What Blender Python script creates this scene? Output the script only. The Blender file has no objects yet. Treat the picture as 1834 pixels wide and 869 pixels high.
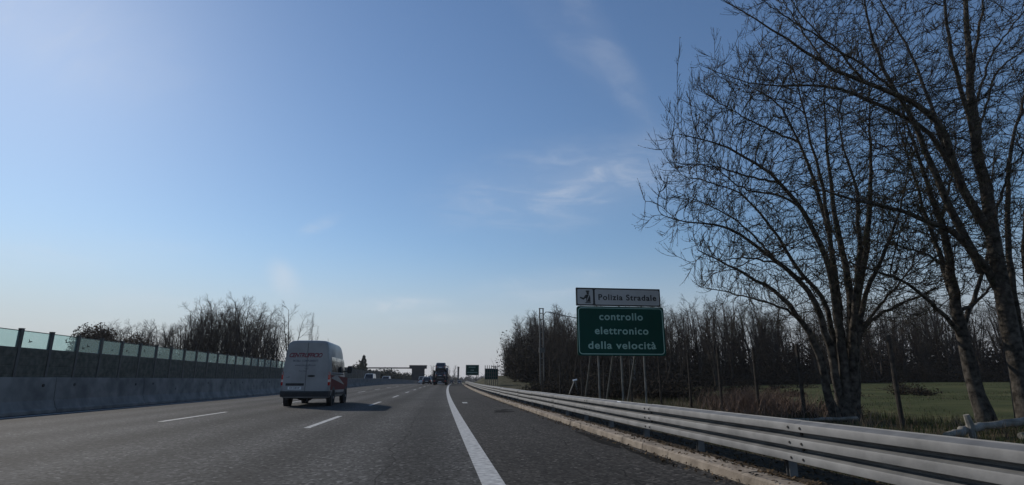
import bpy, bmesh, math, random
import numpy as np
from mathutils import Vector, Matrix

random.seed(7)
rng = np.random.default_rng(11)
R = math.radians
S = bpy.context.scene
COL = S.collection

# ------------------------------------------------------------------ camera
CAM_H = 1.05
PITCH, YAW = R(13.95), R(7.5)
cd = bpy.data.cameras.new('camera')
cd.sensor_width = 36.0
cd.lens = 1000.0 / 1834.0 * 36.0
cd.clip_start, cd.clip_end = 0.05, 8000
cam = bpy.data.objects.new('camera', cd)
COL.objects.link(cam)
cam.location = (0, 0, CAM_H)
cam.rotation_euler = (R(90) + PITCH, 0, -YAW)
S.camera = cam

# ------------------------------------------------------------------ sky, sun, exposure
SUN_AZ, SUN_EL = R(-38.0), R(29.5)          # azimuth from +Y, negative = to the left
world = bpy.data.worlds.new('World')
S.world = world
world.use_nodes = True
wn, wl = world.node_tree.nodes, world.node_tree.links
wn.clear()
w_out = wn.new('ShaderNodeOutputWorld')
w_bg = wn.new('ShaderNodeBackground')
sky = wn.new('ShaderNodeTexSky')
sky.sky_type = 'NISHITA'
sky.sun_disc = False
sky.sun_elevation = SUN_EL
sky.sun_rotation = SUN_AZ
sky.altitude = 100
sky.air_density = 1.3
sky.dust_density = 0.22
sky.ozone_density = 2.0
w_bg.inputs['Strength'].default_value = 0.073
sun_d = bpy.data.lights.new('sun', 'SUN')
sun_d.energy = 3.0
sun_d.angle = R(0.5)
sun_d.color = (1.0, 0.93, 0.83)
sun = bpy.data.objects.new('sun', sun_d)
COL.objects.link(sun)
sdir = Vector((math.sin(SUN_AZ) * math.cos(SUN_EL), math.cos(SUN_AZ) * math.cos(SUN_EL), math.sin(SUN_EL)))
sun.rotation_euler = sdir.to_track_quat('Z', 'Y').to_euler()
S.view_settings.view_transform = 'Standard'
S.view_settings.look = 'None'
S.view_settings.exposure = 0.0
S.view_settings.gamma = 1.0
S.view_settings.use_curve_mapping = False

FW = np.array([math.sin(YAW) * math.cos(PITCH), math.cos(YAW) * math.cos(PITCH), math.sin(PITCH)])
RT = np.array([math.cos(YAW), -math.sin(YAW), 0.0])
UP = np.cross(RT, FW)
CP = np.array([0, 0, CAM_H])


def view(px, py):
    "direction in which a photograph pixel looks (for surveying where things stand)"
    return FW + RT * (px - 917) / 1000.0 + UP * (434.5 - py) / 1000.0


def at(px, py, Y):
    v = view(px, py)
    return CP + v * (Y / v[1])


# thin cirrus streaks on the sky: stretched noise limited to a few directions
def wnode(t, **kw):
    n = wn.new(t)
    for k, v in kw.items():
        setattr(n, k, v)
    return n


def wmath(op, a, b=None, c=None):
    n = wnode('ShaderNodeMath', operation=op)
    for i, v in enumerate((a, b, c)):
        if v is None:
            continue
        if isinstance(v, (int, float)):
            n.inputs[i].default_value = v
        else:
            wl.new(v, n.inputs[i])
    return n.outputs[0]


w_tc = wnode('ShaderNodeTexCoord')
w_noise = None


def streak_noise(rot, scale, detail):
    m = wnode('ShaderNodeMapping')
    m.inputs['Rotation'].default_value = rot
    m.inputs['Scale'].default_value = scale
    wl.new(w_tc.outputs['Generated'], m.inputs['Vector'])
    n = wnode('ShaderNodeTexNoise')
    n.inputs['Scale'].default_value = 1.0
    n.inputs['Detail'].default_value = detail
    n.inputs['Roughness'].default_value = 0.62
    n.inputs['Distortion'].default_value = 0.6
    wl.new(m.outputs[0], n.inputs['Vector'])
    mr = wnode('ShaderNodeMapRange', interpolation_type='SMOOTHSTEP')
    mr.inputs['From Min'].default_value = 0.40
    mr.inputs['From Max'].default_value = 0.78
    wl.new(n.outputs['Fac'], mr.inputs['Value'])
    return mr.outputs[0]


nz_a = streak_noise((0, 0, R(20)), (5, 5, 22), 7)
nz_b = streak_noise((R(15), R(55), R(0)), (6, 22, 7), 7)


def patch(px, py, ang, ra, rb, noise, amount):
    "an elliptical patch of cirrus centred on a sky direction"
    c = view(px, py); c = c / np.linalg.norm(c)
    a0 = view(px + math.cos(R(ang)) * 10, py - math.sin(R(ang)) * 10); a0 = a0 - c * (a0 @ c); a0 /= np.linalg.norm(a0)
    b0 = np.cross(c, a0)
    outs = []
    for ax, rr in ((a0, ra), (b0, rb)):
        d = wnode('ShaderNodeVectorMath', operation='DOT_PRODUCT')
        wl.new(w_tc.outputs['Generated'], d.inputs[0])
        d.inputs[1].default_value = tuple(ax / rr)
        outs.append(wmath('MULTIPLY', d.outputs['Value'], d.outputs['Value']))
    q = wmath('SQRT', wmath('ADD', outs[0], outs[1]))
    mr = wnode('ShaderNodeMapRange', interpolation_type='SMOOTHERSTEP')
    mr.inputs['From Min'].default_value = 1.0
    mr.inputs['From Max'].default_value = 0.0
    wl.new(q, mr.inputs['Value'])
    d = wnode('ShaderNodeVectorMath', operation='DOT_PRODUCT')      # only the front side of the sky
    wl.new(w_tc.outputs['Generated'], d.inputs[0])
    d.inputs[1].default_value = tuple(c)
    front = wmath('GREATER_THAN', d.outputs['Value'], 0.0)
    base = wmath('MULTIPLY', wmath('MULTIPLY', mr.outputs[0], front), amount)
    return wmath('MULTIPLY', base, wmath('ADD', noise, 0.25))


nz_c = streak_noise((0, 0, R(-30)), (9, 9, 34), 9)
parts_ = [patch(1085, 90, -60, 0.36, 0.045, nz_b, 0.14),
          patch(1010, 335, 9, 0.34, 0.12, nz_c, 0.27),
          patch(1130, 290, 22, 0.26, 0.07, nz_a, 0.10),
          patch(575, 402, 24, 0.055, 0.018, nz_c, 0.30),
          patch(508, 500, -55, 0.055, 0.036, nz_b, 0.36),
          patch(705, 547, 3, 0.15, 0.026, nz_c, 0.42),
          patch(800, 570, 2, 0.16, 0.016, nz_a, 0.26),
          patch(980, 515, 5, 0.20, 0.045, nz_c, 0.24),
          patch(60, 30, -25, 0.30, 0.12, nz_b, 0.16),
          patch(980, 30, -50, 0.26, 0.05, nz_b, 0.08),
          patch(70, 455, 3, 0.30, 0.05, nz_a, 0.16),
          patch(250, 560, 2, 0.5, 0.06, nz_c, 0.16)]
acc = parts_[0]
for p in parts_[1:]:
    acc = wmath('ADD', acc, p)
w_mix = wnode('ShaderNodeMix', data_type='RGBA')
w_mix.clamp_factor = True
wl.new(acc, w_mix.inputs['Factor'])
w_tint = wnode('ShaderNodeMix', data_type='RGBA', blend_type='MULTIPLY')      # the camera's cool white balance
w_tint.inputs['Factor'].default_value = 1.0
wl.new(sky.outputs[0], w_tint.inputs['A'])
w_tint.inputs['B'].default_value = (0.90, 1.04, 1.24, 1)
w_sep = wnode('ShaderNodeSeparateXYZ')
wl.new(w_tc.outputs['Generated'], w_sep.inputs[0])
w_hz = wnode('ShaderNodeMapRange', interpolation_type='SMOOTHERSTEP')          # lilac grey air low over the horizon
w_hz.inputs['From Min'].default_value = 0.27
w_hz.inputs['From Max'].default_value = -0.02
w_hz.inputs['To Max'].default_value = 0.86
wl.new(w_sep.outputs[2], w_hz.inputs['Value'])
w_hm = wnode('ShaderNodeMix', data_type='RGBA')
wl.new(w_hz.outputs[0], w_hm.inputs['Factor'])
wl.new(w_tint.outputs['Result'], w_hm.inputs['A'])
w_hm.inputs['B'].default_value = (6.2, 6.4, 7.3, 1)
wl.new(w_hm.outputs['Result'], w_mix.inputs['A'])
w_mix.inputs['B'].default_value = (9.5, 9.8, 10.4, 1)
wl.new(w_mix.outputs['Result'], w_bg.inputs['Color'])
wl.new(w_bg.outputs[0], w_out.inputs['Surface'])


# ------------------------------------------------------------------ materials
def mat(name, col, rough=0.7, metal=0.0, var=0.0, scale=5.0, col2=None, bump=0.0, bscale=None, coat=0.0, spec=None, detail=4.0, trans=0.0):
    if spec is None:
        spec = 0.15 if rough >= 0.8 else 0.45
    m = bpy.data.materials.new(name)
    m.use_nodes = True
    nt = m.node_tree
    b = nt.nodes['Principled BSDF']
    b.inputs['Roughness'].default_value = rough
    b.inputs['Metallic'].default_value = metal
    b.inputs['Coat Weight'].default_value = coat
    b.inputs['Specular IOR Level'].default_value = spec
    tc = nt.nodes.new('ShaderNodeTexCoord')
    n = nt.nodes.new('ShaderNodeTexNoise')
    n.inputs['Scale'].default_value = scale
    n.inputs['Detail'].default_value = detail
    nt.links.new(tc.outputs['Object'], n.inputs['Vector'])
    r = nt.nodes.new('ShaderNodeValToRGB')
    r.color_ramp.elements[0].position = 0.33
    r.color_ramp.elements[1].position = 0.67
    c2 = col2 if col2 else tuple(c * (1 + var) for c in col)
    c1 = col if col2 else tuple(c * (1 - var) for c in col)
    r.color_ramp.elements[0].color = (*c1, 1)
    r.color_ramp.elements[1].color = (*c2, 1)
    nt.links.new(n.outputs['Fac'], r.inputs[0])
    nt.links.new(r.outputs[0], b.inputs['Base Color'])
    if bump:
        n2 = nt.nodes.new('ShaderNodeTexNoise')
        n2.inputs['Scale'].default_value = bscale or scale * 4
        n2.inputs['Detail'].default_value = 6
        nt.links.new(tc.outputs['Object'], n2.inputs['Vector'])
        bp = nt.nodes.new('ShaderNodeBump')
        bp.inputs['Strength'].default_value = bump
        bp.inputs['Distance'].default_value = 0.02
        nt.links.new(n2.outputs['Fac'], bp.inputs['Height'])
        nt.links.new(bp.outputs[0], b.inputs['Normal'])
    if trans:
        tr = nt.nodes.new('ShaderNodeBsdfTranslucent')
        nt.links.new(r.outputs[0], tr.inputs[0])
        mx = nt.nodes.new('ShaderNodeMixShader')
        mx.inputs[0].default_value = trans
        nt.links.new(b.outputs[0], mx.inputs[1])
        nt.links.new(tr.outputs[0], mx.inputs[2])
        nt.links.new(mx.outputs[0], nt.nodes['Material Output'].inputs['Surface'])
    return m


def nodes_of(m):
    return m.node_tree.nodes, m.node_tree.links, m.node_tree.nodes['Principled BSDF']


RAD = 3200.0            # the road bends gently to the right


def asphalt(name, base, tint, tracks):
    m = bpy.data.materials.new(name)
    m.use_nodes = True
    N, L, b = nodes_of(m)
    tc = N.new('ShaderNodeTexCoord')

    def noise(scale, detail=3, vec=None, rough=0.5):
        n = N.new('ShaderNodeTexNoise')
        n.inputs['Scale'].default_value = scale
        n.inputs['Detail'].default_value = detail
        n.inputs['Roughness'].default_value = rough
        L.new(vec or tc.outputs['Object'], n.inputs['Vector'])
        return n.outputs['Fac']

    def mt(op, a, bb):
        n = N.new('ShaderNodeMath'); n.operation = op
        for i, v in enumerate((a, bb)):
            if isinstance(v, (int, float)):
                n.inputs[i].default_value = v
            else:
                L.new(v, n.inputs[i])
        return n.outputs[0]

    def rng_(v, a, bb, c, d):
        n = N.new('ShaderNodeMapRange')
        n.inputs[1].default_value = a; n.inputs[2].default_value = bb
        n.inputs[3].default_value = c; n.inputs[4].default_value = d
        L.new(v, n.inputs[0])
        return n.outputs[0]
    sep = N.new('ShaderNodeSeparateXYZ')
    L.new(tc.outputs['Object'], sep.inputs[0])
    u = mt('SUBTRACT', sep.outputs[0], mt('DIVIDE', mt('MULTIPLY', sep.outputs[1], sep.outputs[1]), 2 * RAD))
    vor = N.new('ShaderNodeTexVoronoi')
    vor.inputs['Scale'].default_value = 26
    L.new(tc.outputs['Object'], vor.inputs['Vector'])
    sepc = N.new('ShaderNodeSeparateColor')
    L.new(vor.outputs['Color'], sepc.inputs[0])
    stones = rng_(sepc.outputs[0], 0.0, 1.0, 0.48, 1.52)
    pale = rng_(sepc.outputs[1], 0.90, 0.96, 0.0, 1.6)       # scattered pale chippings
    coarse = rng_(noise(9, 6, rough=0.7), 0.3, 0.7, 0.80, 1.20)
    cmap = N.new('ShaderNodeMapping')
    cmap.inputs['Scale'].default_value = (0.5, 0.05, 1)
    L.new(tc.outputs['Object'], cmap.inputs['Vector'])
    drag = rng_(noise(1.0, 5, cmap.outputs[0]), 0.3, 0.7, 0.80, 1.2)    # long drag marks along the lane
    big = rng_(noise(0.25, 4), 0.3, 0.7, 0.86, 1.14)
    v = mt('MULTIPLY', mt('MULTIPLY', mt('ADD', stones, pale), coarse), mt('MULTIPLY', drag, big))
    if tracks:
        # polished wheel tracks, two per lane
        tr = mt('COSINE', mt('MULTIPLY', mt('ADD', u, 1.15), 2 * math.pi / 1.85), 0)
        v = mt('MULTIPLY', v, rng_(tr, -1, 1, 0.74, 1.16))
    vc = N.new('ShaderNodeCombineColor')
    for i in range(3):
        L.new(mt('MULTIPLY', v, base * tint[i]), vc.inputs[i])
    # sealed cracks and stains
    wav = noise(0.7, 5)
    cr = mt('ABSOLUTE', mt('SUBTRACT', mt('ADD', u, mt('MULTIPLY', mt('SUBTRACT', wav, 0.5), 0.55)), -0.62 if tracks else 2.2), 0)
    crk = rng_(cr, 0.006, 0.016, 0.45, 1.0)
    st = rng_(noise(0.9, 6, rough=0.65), 0.66, 0.74, 1.0, 0.62)
    mulc = N.new('ShaderNodeMix'); mulc.data_type = 'RGBA'; mulc.blend_type = 'MULTIPLY'
    mulc.inputs['Factor'].default_value = 1.0
    L.new(vc.outputs[0], mulc.inputs['A'])
    kk = N.new('ShaderNodeCombineColor')
    cs = mt('MULTIPLY', crk, st)
    for i in range(3):
        L.new(cs, kk.inputs[i])
    L.new(kk.outputs[0], mulc.inputs['B'])
    L.new(mulc.outputs['Result'], b.inputs['Base Color'])
    b.inputs['Roughness'].default_value = 0.85
    b.inputs['Specular IOR Level'].default_value = 0.06
    bp = N.new('ShaderNodeBump')
    bp.inputs['Strength'].default_value = 0.55
    bp.inputs['Distance'].default_value = 0.008
    L.new(mt('ADD', sepc.outputs[0], noise(14, 5)), bp.inputs['Height'])
    L.new(bp.outputs[0], b.inputs['Normal'])
    return m


M = {}
M['asphalt'] = asphalt('asphalt', 0.058, (1.03, 1.0, 0.95), True)
M['shoulder'] = asphalt('shoulder_asphalt', 0.042, (1.08, 1.0, 0.90), False)
M['asphalt_far'] = mat('asphalt_far', (0.06, 0.06, 0.06), 0.9, var=0.15, scale=3)
M['stain'] = mat('oil_stain', (0.012, 0.011, 0.010), 0.97, spec=0.03, col2=(0.030, 0.029, 0.027), scale=9, detail=8)
M['line'] = mat('line_paint', (0.24, 0.24, 0.235), 0.75, col2=(0.50, 0.50, 0.485), scale=11, bump=0.3, bscale=40, detail=8)
M['kerb'] = mat('kerb_concrete', (0.19, 0.155, 0.12), 0.9, col2=(0.34, 0.285, 0.225), scale=3.5, bump=0.6, bscale=25, detail=8)
M['verge'] = mat('verge_litter', (0.016, 0.012, 0.008), 0.95, col2=(0.075, 0.053, 0.033), scale=9, bump=1.0, bscale=22, detail=8)
M['concrete'] = mat('barrier_concrete', (0.135, 0.132, 0.127), 0.9, col2=(0.26, 0.252, 0.235), scale=1.6, bump=0.5, bscale=14, detail=9)
M['galv'] = mat('galvanised_steel', (0.100, 0.100, 0.099), 0.66, metal=0.0, col2=(0.190, 0.188, 0.183), scale=3.4, bump=0.08, bscale=30, detail=7)
M['galv_dark'] = mat('weathered_steel', (0.14, 0.14, 0.14), 0.6, metal=0.4, var=0.3, scale=6)
M['bolt'] = mat('bolt_steel', (0.05, 0.045, 0.04), 0.6, metal=0.5, var=0.3, scale=40)
M['reflector'] = mat('reflector_white', (0.85, 0.85, 0.85), 0.25, var=0.05, scale=30)
M['noise_panel'] = mat('absorbing_panel', (0.058, 0.060, 0.050), 0.85, col2=(0.125, 0.122, 0.10), scale=2.6, bump=0.4, bscale=18, detail=7)
M['steel_post'] = mat('grey_post_paint', (0.085, 0.085, 0.08), 0.6, metal=0.2, var=0.2, scale=4)
M['bird'] = mat('bird_sticker', (0.02, 0.03, 0.03), 0.7, var=0.2, scale=8)
M['sign_green'] = mat('sign_green', (0.002, 0.048, 0.034), 0.6, spec=0.2, col2=(0.003, 0.058, 0.041), scale=1.5)
M['sign_white'] = mat('sign_white', (0.46, 0.46, 0.45), 0.42, var=0.06, scale=2)
M['sign_black'] = mat('sign_black', (0.012, 0.012, 0.012), 0.45, var=0.1, scale=6)
M['sign_letter'] = mat('sign_letter', (0.30, 0.50, 0.44), 0.42, var=0.05, scale=3)
M['pole'] = mat('pole_galvanised', (0.15, 0.145, 0.13), 0.6, metal=0.2, var=0.25, scale=5)
M['van_white'] = mat('van_white_paint', (0.20, 0.203, 0.207), 0.42, col2=(0.29, 0.294, 0.298), scale=1.2, coat=0.2, detail=6)
M['black_plastic'] = mat('black_plastic', (0.018, 0.018, 0.019), 0.6, var=0.3, scale=8)
M['rubber'] = mat('tyre_rubber', (0.014, 0.014, 0.014), 0.85, var=0.3, scale=10)
M['rim'] = mat('rim_metal', (0.3, 0.3, 0.31), 0.4, metal=0.7, var=0.2, scale=8)
M['tail_red'] = mat('tail_lamp_red', (0.42, 0.012, 0.012), 0.18, var=0.3, scale=18, coat=0.6)
M['tail_clear'] = mat('tail_lamp_clear', (0.55, 0.45, 0.42), 0.2, var=0.2, scale=18, coat=0.5)
M['glass_dark'] = mat('car_glass', (0.012, 0.015, 0.018), 0.06, var=0.2, scale=2, coat=0.6)
M['plate'] = mat('number_plate', (0.62, 0.62, 0.62), 0.4, var=0.08, scale=10)
M['maroon'] = mat('maroon_decal', (0.13, 0.022, 0.02), 0.65, spec=0.15, var=0.15, scale=3)
M['logo_red'] = mat('logo_red', (0.16, 0.02, 0.035), 0.45, var=0.1, scale=6)
M['logo_grey'] = mat('logo_grey', (0.10, 0.11, 0.13), 0.45, var=0.1, scale=6)
M['car_black'] = mat('car_black_paint', (0.012, 0.013, 0.016), 0.25, var=0.2, scale=2, coat=0.6)
M['car_grey'] = mat('car_grey_paint', (0.11, 0.12, 0.14), 0.3, var=0.1, scale=2, coat=0.5)
M['roof_sky_sheen'] = mat('painted_sky_sheen', (0.38, 0.39, 0.41), 0.3, metal=0.3, var=0.1, scale=2, coat=0.5)  # sky reflection on dark car roofs, put into the base colour
M['car_white'] = mat('car_white_paint', (0.72, 0.72, 0.72), 0.3, var=0.06, scale=2, coat=0.5)
M['chassis'] = mat('chassis_steel', (0.018, 0.019, 0.023), 0.6, metal=0.3, var=0.3, scale=3)
M['pier'] = mat('pier_concrete', (0.045, 0.045, 0.05), 0.9, var=0.2, scale=0.6, bump=0.3, bscale=3)
M['bark'] = mat('bark', (0.018, 0.015, 0.012), 0.9, col2=(0.105, 0.092, 0.078), scale=7, bump=0.9, bscale=26, detail=8)
M['twig'] = mat('twig_bark', (0.03, 0.025, 0.02), 0.9, col2=(0.06, 0.05, 0.04), scale=5)
M['bud'] = mat('young_leaf', (0.035, 0.048, 0.018), 0.7, col2=(0.07, 0.085, 0.03), scale=3, trans=0.25)
M['wood_bark'] = mat('wood_bark', (0.026, 0.020, 0.016), 0.9, col2=(0.065, 0.053, 0.042), scale=1.5)
M['brush'] = mat('brushwood', (0.020, 0.015, 0.010), 0.95, col2=(0.045, 0.034, 0.022), scale=0.6)
M['evergreen'] = mat('evergreen_leaf', (0.012, 0.019, 0.010), 0.85, col2=(0.03, 0.043, 0.021), scale=0.9)
M['russet'] = mat('russet_twigs', (0.07, 0.05, 0.036), 0.9, col2=(0.16, 0.105, 0.07), scale=0.8)
M['grass_blade'] = mat('grass_blade', (0.022, 0.036, 0.011), 0.8, col2=(0.06, 0.066, 0.026), scale=0.8, trans=0.3)
M['dry_blade'] = mat('dry_grass_blade', (0.08, 0.06, 0.04), 0.85, col2=(0.19, 0.145, 0.10), scale=1.4, trans=0.3)
M['reed'] = mat('dry_bramble', (0.11, 0.07, 0.052), 0.85, col2=(0.21, 0.145, 0.105), scale=2)
M['litter'] = mat('leaf_litter', (0.055, 0.034, 0.018), 0.9, col2=(0.13, 0.09, 0.05), scale=6)
M['fence_wood'] = mat('fence_post_timber', (0.05, 0.042, 0.035), 0.9, var=0.35, scale=8, bump=0.5)
M['wire'] = mat('fence_wire', (0.03, 0.03, 0.03), 0.8, metal=0.0, var=0.2, scale=5)
M['birch'] = mat('pale_log_bark', (0.15, 0.142, 0.122), 0.9, col2=(0.29, 0.27, 0.235), scale=5, bump=0.5)


def glass_panel_mat():
    m = bpy.data.materials.new('teal_glass')
    m.use_nodes = True
    N, L, b = nodes_of(m)
    tc = N.new('ShaderNodeTexCoord')
    n = N.new('ShaderNodeTexNoise'); n.inputs['Scale'].default_value = 1.3; n.inputs['Detail'].default_value = 6
    L.new(tc.outputs['Object'], n.inputs['Vector'])
    r = N.new('ShaderNodeValToRGB')
    r.color_ramp.elements[0].color = (0.76, 0.90, 0.89, 1); r.color_ramp.elements[1].color = (0.86, 0.955, 0.95, 1)
    L.new(n.outputs['Fac'], r.inputs[0])
    t = N.new('ShaderNodeBsdfTransparent'); L.new(r.outputs[0], t.inputs[0])
    tl = N.new('ShaderNodeBsdfTranslucent'); tl.inputs[0].default_value = (0.75, 0.9, 0.88, 1)
    b.inputs['Base Color'].default_value = (0.25, 0.42, 0.41, 1); b.inputs['Roughness'].default_value = 0.12
    m1 = N.new('ShaderNodeMixShader'); m1.inputs[0].default_value = 0.10
    L.new(t.outputs[0], m1.inputs[1]); L.new(tl.outputs[0], m1.inputs[2])
    m2 = N.new('ShaderNodeMixShader'); m2.inputs[0].default_value = 0.12
    L.new(m1.outputs[0], m2.inputs[1]); L.new(b.outputs[0], m2.inputs[2])
    L.new(m2.outputs[0], N['Material Output'].inputs['Surface'])
    return m


M['teal_glass'] = glass_panel_mat()


def ground_mat():
    m = bpy.data.materials.new('ground')
    m.use_nodes = True
    N, L, b = nodes_of(m)
    tc = N.new('ShaderNodeTexCoord')

    def noise(scale, detail=5):
        n = N.new('ShaderNodeTexNoise'); n.inputs['Scale'].default_value = scale; n.inputs['Detail'].default_value = detail
        L.new(tc.outputs['Object'], n.inputs['Vector'])
        return n.outputs['Fac']

    def ramp(v, stops):
        r = N.new('ShaderNodeValToRGB')
        e = r.color_ramp.elements
        e[0].position, e[0].color = stops[0][0], (*stops[0][1], 1)
        e[1].position, e[1].color = stops[-1][0], (*stops[-1][1], 1)
        for p, c in stops[1:-1]:
            x = e.new(p); x.color = (*c, 1)
        L.new(v, r.inputs[0])
        return r.outputs[0]
    field = ramp(noise(0.35, 6), [(0.3, (0.033, 0.040, 0.013)), (0.5, (0.054, 0.061, 0.020)), (0.7, (0.088, 0.084, 0.034))])
    rough_g = ramp(noise(1.6, 8), [(0.32, (0.022, 0.019, 0.011)), (0.48, (0.036, 0.040, 0.016)), (0.6, (0.075, 0.062, 0.037)), (0.75, (0.12, 0.095, 0.06))])
    sep = N.new('ShaderNodeSeparateXYZ'); L.new(tc.outputs['Object'], sep.inputs[0])
    mr = N.new('ShaderNodeMapRange'); mr.inputs[1].default_value = 12.5; mr.inputs[2].default_value = 15.5
    ad = N.new('ShaderNodeMath'); ad.operation = 'MULTIPLY_ADD'
    L.new(noise(0.7, 5), ad.inputs[0]); ad.inputs[1].default_value = 5.0; L.new(sep.outputs[0], ad.inputs[2])
    sb = N.new('ShaderNodeMath'); sb.operation = 'SUBTRACT'; L.new(ad.outputs[0], sb.inputs[0]); sb.inputs[1].default_value = 2.5
    L.new(sb.outputs[0], mr.inputs[0])
    mx = N.new('ShaderNodeMix'); mx.data_type = 'RGBA'
    L.new(mr.outputs[0], mx.inputs['Factor']); L.new(rough_g, mx.inputs['A']); L.new(field, mx.inputs['B'])
    L.new(mx.outputs['Result'], b.inputs['Base Color'])
    b.inputs['Roughness'].default_value = 0.95
    b.inputs['Specular IOR Level'].default_value = 0.1
    bp = N.new('ShaderNodeBump'); bp.inputs['Strength'].default_value = 0.8; bp.inputs['Distance'].default_value = 0.06
    L.new(noise(12, 8), bp.inputs['Height']); L.new(bp.outputs[0], b.inputs['Normal'])
    return m


M['ground'] = ground_mat()


# ------------------------------------------------------------------ mesh helpers
class MB:
    def __init__(s):
        s.v, s.f, s.m = [], [], []

    def add(s, verts, faces, mi=0):
        o = len(s.v)
        s.v.extend([tuple(map(float, p)) for p in verts])
        s.f.extend([tuple(i + o for i in f) for f in faces])
        s.m.extend([mi] * len(faces))

    def box(s, c, size, rz=0.0, mi=0, taper=1.0):
        x, y, z = [a / 2 for a in size]
        ca, sa = math.cos(rz), math.sin(rz)
        vs = []
        for dz, t in ((-z, 1.0), (z, taper)):
            for dx, dy in ((-x, -y), (x, -y), (x, y), (-x, y)):
                dx, dy = dx * t, dy * t
                vs.append((c[0] + dx * ca - dy * sa, c[1] + dx * sa + dy * ca, c[2] + dz))
        s.add(vs, [(3, 2, 1, 0), (4, 5, 6, 7), (0, 1, 5, 4), (1, 2, 6, 5), (2, 3, 7, 6), (3, 0, 4, 7)], mi)

    def tube(s, pts, rad, n=8, mi=0, cap=True):
        pts = [Vector(p) for p in pts]
        if isinstance(rad, (int, float)):
            rad = [rad] * len(pts)
        rings = []
        a = None
        for i, p in enumerate(pts):
            t = (pts[min(i + 1, len(pts) - 1)] - pts[max(i - 1, 0)]).normalized()
            if a is None:
                a = t.orthogonal().normalized()
            else:
                a = (a - t * a.dot(t)).normalized()
            b = t.cross(a)
            rings.append([p + (a * math.cos(2 * math.pi * k / n) + b * math.sin(2 * math.pi * k / n)) * rad[i] for k in range(n)])
        vs = [q for r in rings for q in r]
        fs = []
        for i in range(len(pts) - 1):
            for k in range(n):
                k2 = (k + 1) % n
                fs.append((i * n + k, i * n + k2, (i + 1) * n + k2, (i + 1) * n + k))
        if cap:
            fs.append(tuple(range(n - 1, -1, -1)))
            fs.append(tuple((len(pts) - 1) * n + k for k in range(n)))
        s.add(vs, fs, mi)

    def loft(s, secs, mi=0, close=True, cap=(True, True)):
        n = len(secs[0])
        vs = [p for sec in secs for p in sec]
        fs = []
        for i in range(len(secs) - 1):
            for k in range(n if close else n - 1):
                k2 = (k + 1) % n
                fs.append((i * n + k, i * n + k2, (i + 1) * n + k2, (i + 1) * n + k))
        if cap[0]:
            fs.append(tuple(range(n - 1, -1, -1)))
        if cap[1]:
            fs.append(tuple((len(secs) - 1) * n + k for k in range(n)))
        s.add(vs, fs, mi)

    def prism(s, poly, y0, y1, mi=0):
        "polygon in x,z extruded along y"
        s.loft([[(x, y0, z) for x, z in poly], [(x, y1, z) for x, z in poly]], mi)

    def mesh(s, name, mats, smooth=False, fix=True):
        me = bpy.data.meshes.new(name)
        me.from_pydata(s.v, [], s.f)
        for m in (mats if isinstance(mats, (list, tuple)) else [mats]):
            me.materials.append(m)
        me.polygons.foreach_set('material_index', s.m)
        if fix:
            bm = bmesh.new(); bm.from_mesh(me)
            bmesh.ops.recalc_face_normals(bm, faces=bm.faces)
            bm.to_mesh(me); bm.free()
        if smooth:
            me.polygons.foreach_set('use_smooth', [True] * len(me.polygons))
            me.set_sharp_from_angle(angle=R(35))
        me.update()
        return me

    def build(s, name, mats, parent=None, smooth=False, loc=None, rot=None, fix=True):
        return link(name, s.mesh(name, mats, smooth, fix), parent, loc, rot)


def link(name, me, parent=None, loc=None, rot=None):
    o = bpy.data.objects.new(name, me)
    COL.objects.link(o)
    if parent:
        o.parent = parent
    if loc is not None:
        o.location = loc
    if rot is not None:
        o.rotation_euler = rot
    return o


def tag(o, label=None, cat=None, group=None, kind=None):
    if label: o['label'] = label
    if cat: o['category'] = cat
    if group: o['group'] = group
    if kind: o['kind'] = kind
    return o


def thing(name, label, cat, loc=(0, 0, 0), rz=0.0, group=None):
    o = bpy.data.objects.new(name, None)
    COL.objects.link(o)
    o.location = loc
    o.rotation_euler = (0, 0, rz)
    o.empty_display_size = 0.3
    return tag(o, label, cat, group)


def dup(root, loc, rz=0.0, label=None, scale=None):
    r = root.copy(); COL.objects.link(r)
    r.location = loc
    r.rotation_euler = (0, 0, rz)
    if scale: r.scale = scale
    if label: r['label'] = label
    for ch in list(root.children):
        c = ch.copy(); COL.objects.link(c); c.parent = r
        for g in ch.children:
            d = g.copy(); COL.objects.link(d); d.parent = c
    return r


def text_mesh(name, body, size, material, extrude=0.003, bold=0.0, shear=0.0, spacing=1.0, width=None):
    cu = bpy.data.curves.new(name, 'FONT')
    cu.body = body
    cu.size = size
    cu.extrude = extrude
    cu.offset = bold
    cu.shear = shear
    cu.space_character = spacing
    cu.align_x = 'CENTER'
    cu.align_y = 'CENTER'
    o = bpy.data.objects.new(name, cu)
    COL.objects.link(o)
    dg = bpy.context.evaluated_depsgraph_get()
    me = bpy.data.meshes.new_from_object(o.evaluated_get(dg))
    bpy.data.objects.remove(o)
    bpy.data.curves.remove(cu)
    n = len(me.vertices)
    co = np.empty(n * 3); me.vertices.foreach_get('co', co); co = co.reshape(-1, 3)
    cx = (co[:, 0].max() + co[:, 0].min()) / 2
    co[:, 0] -= cx
    if width:
        co[:, 0] *= width / (co[:, 0].max() - co[:, 0].min())
    me.vertices.foreach_set('co', co.ravel())
    me.materials.clear(); me.materials.append(material)
    me.update()
    return me


# ------------------------------------------------------------------ road line and terrain
_ys = np.array([-200, -40, 15, 40, 70, 100, 125, 150, 200, 260, 400, 700, 3500.])
_zs = np.array([0, 0, 0, .035, .17, .36, .43, .40, .13, -.22, -1.0, -1.4, -1.4])
_yf = np.arange(-200, 3500, 1.0)
_zf = np.interp(_yf, _ys, _zs)
_k = np.hanning(31); _k /= _k.sum()
_zf = np.convolve(np.pad(_zf, 15, mode='edge'), _k, mode='valid')


def zr(Y): return float(np.interp(Y, _yf, _zf))


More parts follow.
